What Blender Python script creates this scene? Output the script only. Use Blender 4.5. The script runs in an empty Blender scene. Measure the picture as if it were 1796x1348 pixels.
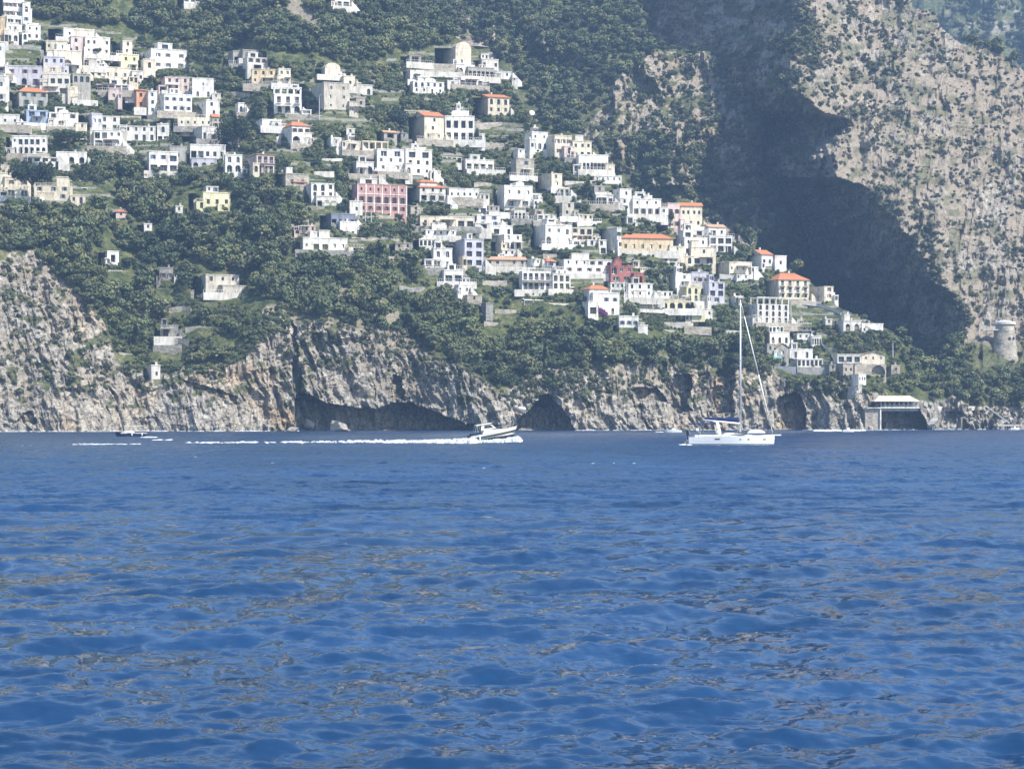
import bpy, bmesh, math, random
import numpy as np
from mathutils import Vector, Matrix

R = math.radians
random.seed(7)
rng = np.random.default_rng(11)
SC = bpy.context.scene
COL = SC.collection

# ---------------------------------------------------------------- camera
F, CU, HZ, CH = 4050.0, 898.0, 732.0, 4.1      # focal length in photo pixels, centre column, horizon row, eye height
cam_data = bpy.data.cameras.new('camera')
cam = bpy.data.objects.new('camera', cam_data)
COL.objects.link(cam)
cam.location = (0, 0, CH)
cam.rotation_euler = (R(90), 0, 0)
cam_data.sensor_width = 36
cam_data.lens = 36 * F / 1796
cam_data.shift_y = (HZ - 674) / 1796
cam_data.clip_start = 0.5
cam_data.clip_end = 20000
SC.camera = cam

# ---------------------------------------------------------------- light
SUN_AZ, SUN_EL = 129.0, 50.0       # degrees clockwise from +Y (the view direction), and height
w = bpy.data.worlds.new('World')
SC.world = w
w.use_nodes = True
wn = w.node_tree
wn.nodes.clear()
sky = wn.nodes.new('ShaderNodeTexSky')
sky.sky_type = 'NISHITA'
sky.sun_disc = False
sky.sun_elevation = R(SUN_EL)
sky.sun_rotation = R(SUN_AZ)
sky.air_density = 1.0
sky.dust_density = 0.6
sky.ozone_density = 2.0
bg = wn.nodes.new('ShaderNodeBackground')
bg.inputs['Strength'].default_value = 0.14
wo = wn.nodes.new('ShaderNodeOutputWorld')
wn.links.new(sky.outputs[0], bg.inputs[0])
wn.links.new(bg.outputs[0], wo.inputs[0])
sd = bpy.data.lights.new('sun', 'SUN')
sd.energy = 5.0
sd.angle = R(0.53)
sd.color = (1.0, 0.95, 0.87)
sun = bpy.data.objects.new('sun', sd)
COL.objects.link(sun)
sdir = Vector((math.sin(R(SUN_AZ)) * math.cos(R(SUN_EL)), math.cos(R(SUN_AZ)) * math.cos(R(SUN_EL)), math.sin(R(SUN_EL))))
sun.rotation_euler = sdir.to_track_quat('Z', 'Y').to_euler()
sun.location = (300, -100, 400)
SC.view_settings.view_transform = 'Standard'
SC.view_settings.look = 'None'
SC.view_settings.exposure = 0.85
SC.view_settings.gamma = 1
SC.view_settings.use_curve_mapping = False
SC.render.engine = 'CYCLES'
SC.cycles.use_denoising = True
SC.cycles.max_bounces = 5
SC.cycles.diffuse_bounces = 2
SC.cycles.glossy_bounces = 3
SC.cycles.volume_bounces = 0
SC.cycles.use_adaptive_sampling = False

# ---------------------------------------------------------------- helpers
def W(u, v, D):
    return ((u - CU) / F * D, D, CH + (HZ - v) / F * D)

def tag(o, label=None, cat=None, group=None, kind=None):
    if label: o['label'] = label
    if cat: o['category'] = cat
    if group: o['group'] = group
    if kind: o['kind'] = kind
    return o

def empty(name, loc=(0, 0, 0), rz=0.0, label=None, cat=None, group=None):
    o = bpy.data.objects.new(name, None)
    o.empty_display_size = 0.5
    COL.objects.link(o)
    o.location = loc
    o.rotation_euler = (0, 0, rz)
    return tag(o, label, cat, group)

def link(name, me, parent=None, loc=None):
    o = bpy.data.objects.new(name, me)
    COL.objects.link(o)
    if parent is not None: o.parent = parent
    if loc is not None: o.location = loc
    return o

class MB:
    """collects faces and links them as one mesh"""
    def __init__(self): self.v = []; self.f = []; self.m = []; self.mi = 0
    def quad(self, *p):
        n = len(self.v); self.v += [tuple(q) for q in p]; self.f.append(tuple(range(n, n + len(p)))); self.m.append(self.mi)
    def box(self, x0, x1, y0, y1, z0, z1, rot=None):
        c = [(x0, y0, z0), (x1, y0, z0), (x1, y1, z0), (x0, y1, z0), (x0, y0, z1), (x1, y0, z1), (x1, y1, z1), (x0, y1, z1)]
        if rot is not None: c = [tuple(rot @ Vector(p)) for p in c]
        n = len(self.v); self.v += c
        for q in ((0, 3, 2, 1), (4, 5, 6, 7), (0, 1, 5, 4), (1, 2, 6, 5), (2, 3, 7, 6), (3, 0, 4, 7)):
            self.f.append(tuple(n + i for i in q)); self.m.append(self.mi)
    def bar(self, a, b, r, n=6, r2=None):
        a = Vector(a); b = Vector(b); d = (b - a)
        if d.length < 1e-6: return
        q = d.to_track_quat('Z', 'Y'); r2 = r if r2 is None else r2; s = len(self.v)
        for p, rr in ((a, r), (b, r2)):
            for i in range(n):
                t = 2 * math.pi * i / n
                self.v.append(tuple(p + q @ Vector((rr * math.cos(t), rr * math.sin(t), 0))))
        for i in range(n):
            j = (i + 1) % n
            self.f.append((s + i, s + j, s + n + j, s + n + i)); self.m.append(self.mi)
        self.f.append(tuple(s + n + i for i in range(n))); self.m.append(self.mi)
        self.f.append(tuple(s + n - 1 - i for i in range(n))); self.m.append(self.mi)
    def tube(self, pts, r, n=6):
        for a, b in zip(pts[:-1], pts[1:]): self.bar(a, b, r, n)
    def mesh(self, name, mats, smooth=False):
        me = bpy.data.meshes.new(name)
        me.from_pydata(self.v, [], self.f)
        for m in (mats if isinstance(mats, (list, tuple)) else [mats]): me.materials.append(m)
        if any(self.m): me.polygons.foreach_set('material_index', self.m)
        if smooth: me.polygons.foreach_set('use_smooth', [True] * len(self.f))
        me.update()
        return me
    def build(self, name, mats, parent=None, smooth=False, loc=None):
        return link(name, self.mesh(name, mats, smooth), parent, loc)

def grid_mesh(name, X, Y, Z, keep=None, smooth=False):
    """one mesh from 2D arrays of coordinates (rows, columns)"""
    r, c = X.shape
    co = np.stack([X, Y, Z], -1).reshape(-1, 3).astype(np.float32)
    idx = np.arange(r * c, dtype=np.int32).reshape(r, c)
    q = np.stack([idx[:-1, :-1], idx[:-1, 1:], idx[1:, 1:], idx[1:, :-1]], -1)
    if keep is not None: q = q[keep]
    q = q.reshape(-1, 4)
    me = bpy.data.meshes.new(name)
    me.vertices.add(len(co)); me.vertices.foreach_set('co', co.ravel())
    me.loops.add(q.size); me.loops.foreach_set('vertex_index', q.ravel())
    me.polygons.add(len(q)); me.polygons.foreach_set('loop_start', np.arange(0, q.size, 4, dtype=np.int32))
    me.update(calc_edges=True)
    me.polygons.foreach_set('use_smooth', [bool(smooth)] * len(q))
    return me

# ---------------------------------------------------------------- noise
_T = rng.random((8, 256, 256))
def vnoise(x, y, seed=0):
    t = _T[seed % 8]
    x = x + seed * 17.37; y = y + seed * 5.71
    xi = np.floor(x).astype(int); yi = np.floor(y).astype(int)
    fx = x - xi; fy = y - yi
    fx = fx * fx * fx * (fx * (fx * 6 - 15) + 10); fy = fy * fy * fy * (fy * (fy * 6 - 15) + 10)
    x0 = xi & 255; x1 = (xi + 1) & 255; y0 = yi & 255; y1 = (yi + 1) & 255
    return (t[x0, y0] * (1 - fx) + t[x1, y0] * fx) * (1 - fy) + (t[x0, y1] * (1 - fx) + t[x1, y1] * fx) * fy
def fbm(x, y, o=4, seed=0, gain=0.5):
    s = 0; a = 1.0; n = 0
    for i in range(o):
        s = s + a * (vnoise(x, y, seed + i) * 2 - 1); n += a; a *= gain; x = x * 2.03; y = y * 2.03
    return s / n
def ridged(x, y, o=4, seed=0, gain=0.55):
    s = 0; a = 1.0; n = 0
    for i in range(o):
        s = s + a * (1 - np.abs(vnoise(x, y, seed + i) * 2 - 1) * 2); n += a; a *= gain; x = x * 2.1; y = y * 2.1
    return s / n
def inpoly(u, v, poly):
    res = np.zeros(np.shape(u), bool)
    n = len(poly)
    for i in range(n):
        x1, y1 = poly[i]; x2, y2 = poly[(i + 1) % n]
        if y1 == y2: continue
        c = ((v < y1) != (v < y2)) & (u < (x2 - x1) * (v - y1) / (y2 - y1) + x1)
        res ^= c
    return res
def sstep(a, b, x):
    t = np.clip((x - a) / (b - a), 0, 1)
    return t * t * (3 - 2 * t)

# ---------------------------------------------------------------- materials
def nt(name):
    m = bpy.data.materials.new(name); m.use_nodes = True
    n = m.node_tree; n.nodes.clear()
    out = n.nodes.new('ShaderNodeOutputMaterial'); b = n.nodes.new('ShaderNodeBsdfPrincipled')
    n.links.new(b.outputs[0], out.inputs[0])
    return m, n, b
def N(n, t, **k):
    x = n.nodes.new(t)
    for a, b in k.items():
        if a.startswith('i_'):
            x.inputs[int(a[2:]) if a[2:].isdigit() else a[2:]].default_value = b
        else: setattr(x, a, b)
    return x
def ramp(n, src, stops):
    r = n.nodes.new('ShaderNodeValToRGB')
    e = r.color_ramp.elements
    while len(e) < len(stops): e.new(0.5)
    for q, (p, c) in zip(e, stops): q.position = p; q.color = (c[0], c[1], c[2], 1)
    n.links.new(src, r.inputs[0]); return r.outputs[0]
def mixc(n, fac, a, b, mode='MIX'):
    x = n.nodes.new('ShaderNodeMix'); x.data_type = 'RGBA'; x.blend_type = mode
    for s, val in ((x.inputs[0], fac), (x.inputs[6], a), (x.inputs[7], b)):
        if hasattr(val, 'is_linked') or hasattr(val, 'links'): n.links.new(val, s)
        elif isinstance(val, (int, float)): s.default_value = val
        else: s.default_value = (val[0], val[1], val[2], 1)
    return x.outputs[2]
def noise_tex(n, scale, detail=4, rough=0.6, vec=None, scl=(1, 1, 1), rot=(0, 0, 0)):
    t = N(n, 'ShaderNodeTexNoise'); t.inputs['Scale'].default_value = scale
    t.inputs['Detail'].default_value = detail; t.inputs['Roughness'].default_value = rough
    g = n.nodes.new('ShaderNodeNewGeometry') if vec is None else None
    mp = n.nodes.new('ShaderNodeMapping'); mp.inputs['Scale'].default_value = scl; mp.inputs['Rotation'].default_value = rot
    n.links.new(g.outputs['Position'] if vec is None else vec, mp.inputs[0]); n.links.new(mp.outputs[0], t.inputs['Vector'])
    return t

def mat_land():
    m, n, b = nt('land_rock_soil_and_scrub')
    at = N(n, 'ShaderNodeAttribute', attribute_name='mask')
    sep = N(n, 'ShaderNodeSeparateColor'); n.links.new(at.outputs['Color'], sep.inputs[0])
    # rock
    big = noise_tex(n, 0.035, 5, 0.6)
    strat = noise_tex(n, 0.35, 6, 0.7, scl=(1.0, 1.0, 0.35), rot=(0, R(28), 0))
    fine = noise_tex(n, 1.3, 6, 0.75)
    c1 = ramp(n, strat.outputs[0], [(0.28, (0.10, 0.092, 0.08)), (0.40, (0.28, 0.258, 0.222)), (0.53, (0.435, 0.405, 0.35)), (0.70, (0.59, 0.56, 0.495))])
    c2 = ramp(n, big.outputs[0], [(0.40, (0.85, 0.85, 0.85)), (0.56, (1.0, 0.96, 0.9)), (0.68, (1.0, 0.80, 0.58))])
    rock = mixc(n, 0.9, c1, c2, 'MULTIPLY')
    vr = N(n, 'ShaderNodeTexVoronoi', feature='DISTANCE_TO_EDGE'); vr.inputs['Scale'].default_value = 0.28
    vg = n.nodes.new('ShaderNodeNewGeometry'); vm = n.nodes.new('ShaderNodeMapping'); vm.inputs['Scale'].default_value = (1.6, 1.0, 0.45); vm.inputs['Rotation'].default_value = (0, R(14), 0)
    wob = N(n, 'ShaderNodeVectorMath', operation='MULTIPLY_ADD'); n.links.new(fine.outputs['Color'], wob.inputs[0]); wob.inputs[1].default_value = (1.6, 1.6, 1.6); n.links.new(vg.outputs['Position'], wob.inputs[2])
    n.links.new(wob.outputs[0], vm.inputs[0]); n.links.new(vm.outputs[0], vr.inputs['Vector'])
    rock = mixc(n, 0.75, rock, ramp(n, vr.outputs['Distance'], [(0.0, (0.18, 0.17, 0.16)), (0.05, (0.75, 0.74, 0.72)), (0.14, (1.05, 1.05, 1.05))]), 'MULTIPLY')
    f2 = ramp(n, fine.outputs[0], [(0.3, (0.45, 0.45, 0.45)), (0.5, (0.95, 0.95, 0.95)), (0.7, (1.15, 1.15, 1.15))])
    rock = mixc(n, 0.8, rock, f2, 'MULTIPLY')
    # soil (tan grassy slopes)
    soil = ramp(n, fine.outputs[0], [(0.3, (0.13, 0.11, 0.075)), (0.45, (0.25, 0.208, 0.155)), (0.58, (0.345, 0.295, 0.23)), (0.78, (0.45, 0.415, 0.36))])
    gr = noise_tex(n, 0.25, 5, 0.7)
    green = ramp(n, gr.outputs[0], [(0.3, (0.03, 0.045, 0.02)), (0.46, (0.07, 0.088, 0.036)), (0.58, (0.13, 0.14, 0.062)), (0.72, (0.24, 0.215, 0.13))])
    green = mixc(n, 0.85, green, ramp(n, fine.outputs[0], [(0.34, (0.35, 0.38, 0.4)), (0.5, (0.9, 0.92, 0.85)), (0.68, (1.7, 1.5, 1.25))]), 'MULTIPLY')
    c = mixc(n, sep.outputs[1], rock, soil)
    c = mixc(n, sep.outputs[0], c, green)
    wl = noise_tex(n, 1.6, 4, 0.8, scl=(1, 1, 2.2))
    wall = ramp(n, wl.outputs[0], [(0.3, (0.10, 0.095, 0.085)), (0.5, (0.28, 0.265, 0.235)), (0.7, (0.45, 0.43, 0.39))])
    c = mixc(n, sep.outputs[2], c, wall)
    n.links.new(c, b.inputs['Base Color'])
    b.inputs['Roughness'].default_value = 0.95
    b.inputs['Specular IOR Level'].default_value = 0.15
    h = N(n, 'ShaderNodeMath', operation='ADD'); n.links.new(strat.outputs[0], h.inputs[0]); n.links.new(fine.outputs[0], h.inputs[1])
    bp = N(n, 'ShaderNodeBump'); bp.inputs['Strength'].default_value = 0.9; bp.inputs['Distance'].default_value = 0.9
    n.links.new(h.outputs[0], bp.inputs['Height']); n.links.new(bp.outputs[0], b.inputs['Normal'])
    return m
M_LAND = mat_land()

def mat_foliage(name, dark, light, yellow=None):
    m, n, b = nt(name)
    oi = N(n, 'ShaderNodeObjectInfo')
    t = noise_tex(n, 0.9, 3, 0.7)
    br = noise_tex(n, 0.045, 3, 0.6)
    ad = N(n, 'ShaderNodeMath', operation='MULTIPLY_ADD'); n.links.new(t.outputs[0], ad.inputs[0]); ad.inputs[1].default_value = 0.9; ad.inputs[2].default_value = -0.45
    a2 = N(n, 'ShaderNodeMath', operation='ADD'); n.links.new(ad.outputs[0], a2.inputs[0]); n.links.new(oi.outputs['Random'], a2.inputs[1])
    c = ramp(n, a2.outputs[0], [(0.0, dark), (0.75, light), (1.0, yellow or light)])
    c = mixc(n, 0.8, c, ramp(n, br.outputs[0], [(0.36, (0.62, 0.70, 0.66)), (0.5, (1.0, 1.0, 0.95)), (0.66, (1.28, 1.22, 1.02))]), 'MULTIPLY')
    n.links.new(c, b.inputs['Base Color'])
    b.inputs['Roughness'].default_value = 0.7
    b.inputs['Specular IOR Level'].default_value = 0.25
    return m
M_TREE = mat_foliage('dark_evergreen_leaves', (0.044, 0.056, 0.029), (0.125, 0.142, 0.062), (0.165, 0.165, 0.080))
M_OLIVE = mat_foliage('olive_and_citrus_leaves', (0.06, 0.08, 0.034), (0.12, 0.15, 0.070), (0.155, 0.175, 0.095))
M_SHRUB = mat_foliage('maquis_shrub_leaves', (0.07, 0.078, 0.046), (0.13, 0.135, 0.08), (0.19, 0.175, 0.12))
M_PINE = mat_foliage('pine_needles', (0.02, 0.033, 0.02), (0.045, 0.065, 0.03))
M_BOUG = mat_foliage('bougainvillea_flowers', (0.10, 0.02, 0.09), (0.25, 0.04, 0.22))

def mat_plain(name, col, rough=0.6, metal=0.0, var=0.12, scale=2.0, spec=0.3, bump=0.0):
    m, n, b = nt(name)
    t = noise_tex(n, scale, 5, 0.65)
    lo = tuple(x * (1 - var) for x in col); hi = tuple(min(1, x * (1 + var * 0.5)) for x in col)
    n.links.new(ramp(n, t.outputs[0], [(0.3, lo), (0.65, hi)]), b.inputs['Base Color'])
    b.inputs['Roughness'].default_value = rough; b.inputs['Metallic'].default_value = metal
    b.inputs['Specular IOR Level'].default_value = spec
    if bump:
        bp = N(n, 'ShaderNodeBump'); bp.inputs['Strength'].default_value = 0.5; bp.inputs['Distance'].default_value = bump
        n.links.new(t.outputs[0], bp.inputs['Height']); n.links.new(bp.outputs[0], b.inputs['Normal'])
    return m
M_BARK = mat_plain('bark', (0.10, 0.075, 0.055), 0.9)

def mat_plaster(name, col, stain=0.5):
    """painted render: grime runs down from the top, patches of wear, a little tint from house to house"""
    m, n, b = nt(name)
    oi = N(n, 'ShaderNodeObjectInfo')
    big = noise_tex(n, 0.35, 4, 0.6)
    st = noise_tex(n, 1.1, 5, 0.7, scl=(1, 1, 0.22))
    hi = tuple(min(0.86, x * 1.04) for x in col)
    c = ramp(n, big.outputs[0], [(0.3, tuple(x * (1 - stain * 0.45) for x in col)), (0.6, hi)])
    s = ramp(n, st.outputs[0], [(0.30, tuple((1 - stain * f) for f in (1.0, 1.05, 1.15))), (0.52, (1, 1, 1))])
    c = mixc(n, 1.0, c, s, 'MULTIPLY')
    r = ramp(n, oi.outputs['Random'], [(0.0, (0.86, 0.85, 0.83)), (0.5, (1, 0.985, 0.96)), (1.0, (0.97, 0.98, 1.0))])
    c = mixc(n, 0.8, c, r, 'MULTIPLY')
    n.links.new(c, b.inputs['Base Color'])
    b.inputs['Roughness'].default_value = 0.85; b.inputs['Specular IOR Level'].default_value = 0.2
    bp = N(n, 'ShaderNodeBump'); bp.inputs['Strength'].default_value = 0.3; bp.inputs['Distance'].default_value = 0.05
    n.links.new(st.outputs[0], bp.inputs['Height']); n.links.new(bp.outputs[0], b.inputs['Normal'])
    return m
def mat_stone(name, lo, mid, hi, scale=1.2):
    m, n, b = nt(name)
    v = N(n, 'ShaderNodeTexVoronoi'); v.inputs['Scale'].default_value = scale
    g = n.nodes.new('ShaderNodeNewGeometry'); mp = n.nodes.new('ShaderNodeMapping'); mp.inputs['Scale'].default_value = (1, 1, 1.7)
    n.links.new(g.outputs['Position'], mp.inputs[0]); n.links.new(mp.outputs[0], v.inputs['Vector'])
    t = noise_tex(n, 0.5, 6, 0.75)
    c = ramp(n, t.outputs[0], [(0.3, lo), (0.5, mid), (0.7, hi)])
    vs = N(n, 'ShaderNodeSeparateColor'); n.links.new(v.outputs['Color'], vs.inputs[0])
    c = mixc(n, 0.5, c, ramp(n, vs.outputs[0], [(0, (0.5, 0.5, 0.5)), (1, (1.15, 1.12, 1.05))]), 'MULTIPLY')
    n.links.new(c, b.inputs['Base Color']); b.inputs['Roughness'].default_value = 0.95
    b.inputs['Specular IOR Level'].default_value = 0.15
    bp = N(n, 'ShaderNodeBump'); bp.inputs['Strength'].default_value = 0.6; bp.inputs['Distance'].default_value = 0.14
    n.links.new(v.outputs['Distance'], bp.inputs['Height']); n.links.new(bp.outputs[0], b.inputs['Normal'])
    return m
def mat_tiles(name, a, c_, e):
    """clay roof tiles: fine ribs down the slope come from the mesh; the material gives each tile its tint"""
    m, n, b = nt(name)
    t = noise_tex(n, 2.2, 5, 0.75)
    n.links.new(ramp(n, t.outputs[0], [(0.3, a), (0.5, c_), (0.7, e)]), b.inputs['Base Color'])
    b.inputs['Roughness'].default_value = 0.9; b.inputs['Specular IOR Level'].default_value = 0.2
    return m
PL = {
    'W': mat_plaster('white_plaster', (0.74, 0.72, 0.67)),
    'V': mat_plaster('off_white_plaster', (0.60, 0.575, 0.52), 0.45),
    'C': mat_plaster('cream_plaster', (0.67, 0.605, 0.48)),
    'Y': mat_plaster('yellow_plaster', (0.68, 0.635, 0.42)),
    'K': mat_plaster('ochre_plaster', (0.60, 0.48, 0.31)),
    'P': mat_plaster('pink_plaster', (0.50, 0.29, 0.265)),
    'Q': mat_plaster('pale_pink_plaster', (0.62, 0.50, 0.46)),
    'R': mat_plaster('red_plaster', (0.33, 0.13, 0.11)),
    'O': mat_plaster('orange_plaster', (0.58, 0.32, 0.19)),
    'B': mat_plaster('sky_blue_plaster', (0.36, 0.45, 0.58)),
    'L': mat_plaster('lilac_white_plaster', (0.52, 0.51, 0.56)),
    'N': mat_plaster('slate_blue_plaster', (0.20, 0.22, 0.28)),
    'G': mat_stone('grey_stone', (0.13, 0.125, 0.11), (0.27, 0.26, 0.235), (0.40, 0.385, 0.35)),
    'S': mat_stone('beige_stone', (0.20, 0.175, 0.14), (0.36, 0.325, 0.27), (0.50, 0.46, 0.39)),
    'H': mat_plaster('grey_cement', (0.36, 0.345, 0.31), 0.5),
}
M_TILE = mat_tiles('orange_clay_tiles', (0.26, 0.10, 0.05), (0.44, 0.175, 0.085), (0.55, 0.25, 0.13))
M_TILE2 = mat_tiles('faded_clay_tiles', (0.26, 0.15, 0.09), (0.42, 0.27, 0.17), (0.5, 0.36, 0.25))
M_TERRACE = mat_plain('terrace_floor_tiles', (0.42, 0.30, 0.24), 0.85)
M_GLASS = mat_plain('dark_window_glass', (0.035, 0.042, 0.05), 0.4, spec=0.25, var=0.3)
M_DARKIN = mat_plain('dark_interior', (0.03, 0.03, 0.035), 0.8)
M_FRW = mat_plain('white_joinery', (0.68, 0.68, 0.65), 0.6)
M_FRB = mat_plain('brown_joinery', (0.12, 0.075, 0.05), 0.6)
M_FRG = mat_plain('green_shutters', (0.07, 0.12, 0.08), 0.6)
M_FRL = mat_plain('blue_shutters', (0.14, 0.17, 0.22), 0.6)
M_RAIL = mat_plain('painted_railing', (0.45, 0.45, 0.44), 0.5)
M_CANVAS = mat_plain('pale_canvas', (0.72, 0.69, 0.61), 0.9)
M_TEAL = mat_plain('turquoise_canvas', (0.12, 0.38, 0.40), 0.9)
M_WOODP = mat_plain('weathered_wood', (0.22, 0.17, 0.12), 0.9)
# ================================================================ TERRAIN
CLIFF = [(-420, 480), (0, 455), (60, 440), (120, 500), (180, 560), (205, 635), (240, 650), (330, 655), (430, 640), (440, 560), (490, 540), (520, 560), (600, 572), (690, 575), (740, 620), (800, 640), (880, 690), (960, 655), (1050, 652), (1120, 625), (1190, 645), (1290, 645), (1370, 662), (1460, 670), (1560, 700), (1730, 705)]
RIDGE = [(-420, -760), (540, -760), (640, -140), (720, 20), (830, 82), (890, 128), (935, 212), (1000, 236), (1045, 264), (1090, 320), (1160, 352), (1240, 388), (1290, 430), (1380, 470), (1420, 492), (1470, 537), (1560, 578), (1600, 604), (1640, 655), (1690, 705), (1740, 765)]
EDGE = [(-760, 1330), (0, 1405), (70, 1390), (110, 1385), (155, 1395), (195, 1440), (210, 1485), (236, 1493), (272, 1466), (310, 1470), (327, 1520), (355, 1540), (386, 1575), (422, 1602), (463, 1635), (495, 1650), (522, 1680), (560, 1695), (600, 1690), (680, 1660), (790, 1640)]
RIDGEB = [(840, -760), (1060, -760), (1120, -30), (1136, 50), (1160, 84), (1240, 88), (1330, 104), (1400, 150), (1470, 220), (1540, 330), (1700, 560)]
SKYC = [(1100, -760), (1560, -760), (1585, -60), (1601, 12), (1643, 24), (1651, 48), (1687, 77), (1753, 86), (1775, 106), (1796, 124), (1900, 190), (2150, 330)]
CAVES = [
    ([(518, 764), (518, 692), (530, 686), (570, 705), (600, 712), (660, 716), (690, 706), (715, 704), (770, 725), (830, 745), (856, 764)], 16),
    ([(893, 764), (902, 742), (925, 722), (955, 690), (966, 690), (985, 716), (1003, 742), (1014, 764)], 13),
    ([(1178, 716), (1173, 685), (1184, 656), (1211, 657), (1214, 680), (1205, 700), (1213, 722), (1190, 724)], 8),
    ([(1252, 724), (1247, 680), (1264, 640), (1268, 602), (1284, 600), (1290, 660), (1284, 700), (1290, 724)], 8),
    ([(1362, 764), (1363, 700), (1378, 688), (1402, 690), (1413, 720), (1412, 764)], 11),
    ([(1546, 764), (1546, 716), (1612, 716), (1622, 735), (1634, 764)], 13),
    ([(515, 692), (512, 560), (519, 575), (531, 692)], 5),
    ([(684, 698), (689, 655), (705, 662), (709, 700)], 6),
    ([(1103, 682), (1150, 678), (1172, 702), (1120, 700)], 5),
    ([(1470, 700), (1474, 655), (1500, 656), (1498, 700)], 6),
    ([(1374, 692), (1376, 664), (1398, 664), (1398, 690)], 4),
    ([(1652, 764), (1660, 715), (1690, 722), (1700, 764)], 6),
    ([(28, 742), (38, 725), (55, 722), (64, 742)], 3),
    ([(318, 665), (420, 696), (416, 708), (330, 678)], 2.5),
    ([(560, 600), (640, 590), (655, 598), (600, 606)], 2),
]
def lin(pts, x): return np.interp(x, [p[0] for p in pts], [p[1] for p in pts])

def shoreA(u): return 672 + 0.072 * (u + 0.0) + 5 * np.sin(u / 90.0) + 4 * np.sin(u / 37.0 + 1)

def march(u, v, D0, slope):
    """walk up every column from the shore: the ground rises with the given slope (tangent) as the eye line climbs"""
    D = np.zeros((len(v), len(u)))
    D[0] = D0
    for j in range(1, len(v)):
        vm = 0.5 * (v[j] + v[j - 1]); e = (HZ - vm) / F
        z = CH + e * D[j - 1]
        t = slope(u, np.full_like(u, vm))
        dD = D[j - 1] * (v[j - 1] - v[j]) / F / np.maximum(t - e, 0.12)
        D[j] = D[j - 1] + np.where(z < -1.0, 0, dD)
    # even out neighbouring columns so that no step builds up between them
    su = np.arange(u[0], u[-1] + 3, 3.0)
    k = np.exp(-0.5 * (np.arange(-24, 25) * 3.0 / 22.0) ** 2); k /= k.sum()
    for j in range(len(v)):
        r = np.interp(su, u, D[j]); r = np.convolve(np.pad(r, 24, mode='edge'), k, 'valid')
        D[j] = np.interp(u, su, r)
    return D

def is_village(u, v):
    P = [(-60, 20), (60, 30), (330, 80), (400, 80), (500, 100), (640, 120), (760, 70), (880, 110), (940, 220), (1100, 310), (1290, 420), (1480, 520), (1560, 590), (1460, 650), (1370, 640), (1250, 560), (1120, 560), (960, 520), (800, 480), (640, 440), (490, 400), (440, 320), (250, 300), (180, 320), (240, 390), (60, 360), (-60, 360)]
    return inpoly(u, v, P)

def slopeA(u, v):
    ct = lin(CLIFF, u) + 14 * fbm(u / 40, v / 40, 3, 5)
    cl = sstep(-8, 10, v - ct)
    steep = 1.15 + 1.45 * sstep(380, 500, u)
    up = 0.74 + 0.16 * fbm(u / 160, v / 90, 3, 2)
    # the wood above the village is steeper
    up = up + 0.22 * sstep(0, -120, v - (60 + 0.16 * u))
    # garden terraces: nearly level strips between steep walls
    ph = (v + 9 * fbm(u / 120, v / 60, 2, 3)) / 13.0
    fr = ph - np.floor(ph)
    tr = np.where(fr < 0.3, 3.2, -0.22)
    vil = is_village(u, v)
    up = np.where(vil, np.maximum(up + tr, 0.42), up)
    return up * (1 - cl) + steep * cl

def terraceA(u, v):
    ph = (v + 9 * fbm(u / 120, v / 60, 2, 3)) / 13.0
    fr = ph - np.floor(ph)
    return (fr < 0.32) & is_village(u, v)

def rock_relief(u, v, amp_big=1.0, tilt=0.28):
    """slabs and gullies that lean down to the right, blocks at three sizes"""
    a = u - tilt * v + 16 * fbm(u / 55, v / 55, 3, 7); b = u * 0.25 + v
    jag = 0.5 + vnoise(u / 70, v / 60, 0)
    r = ridged(a / 62, b / 150, 3, 1) * 3.6 * amp_big
    r = r + ridged(a / 21, b / 60, 3, 3) * 2.6 * jag + ridged(a / 13, b / 90, 2, 2) * 1.2
    r = r + ridged(a / 8, b / 17, 3, 4) * 1.1 * jag
    r = r + fbm(u / 5, v / 5, 2, 6) * 0.5
    blk = vnoise(np.floor(u / 9 + 3 * vnoise(u / 20, v / 20, 1)) * 0.77, np.floor(v / 7 + 3 * vnoise(u / 20, v / 20, 2)) * 0.77, 5)
    return r + (blk - 0.5) * 1.3

def fieldA(u, v, D):
    ct = lin(CLIFF, u) + 14 * fbm(u / 40, v / 40, 3, 5)
    cl = sstep(-12, 8, v - ct)
    wu = u + 5 * fbm(u / 14, v / 14, 3, 1); wv = v + 4 * fbm(u / 12, v / 12, 3, 2)
    d = -rock_relief(u, v) * (0.12 + 0.88 * cl) * np.where(u < 470, 0.8, 1.0)
    d = d * np.where(is_village(u, v), 0.25, 1.0)
    d = d + fbm(u / 90, v / 70, 4, 4) * 5 * (1 - cl)
    for poly, dep in CAVES:
        d = d + np.where(inpoly(wu, wv, poly), dep, 0)
    d = d * sstep(775, 745, v) + 0 * d
    return D + d

def ugrid(lo, hi, vis0, vis1, st, co):
    return np.unique(np.concatenate([np.arange(lo, vis0, co), np.arange(vis0, vis1, st), np.arange(vis1, hi + co, co)]).round(3))

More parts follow.
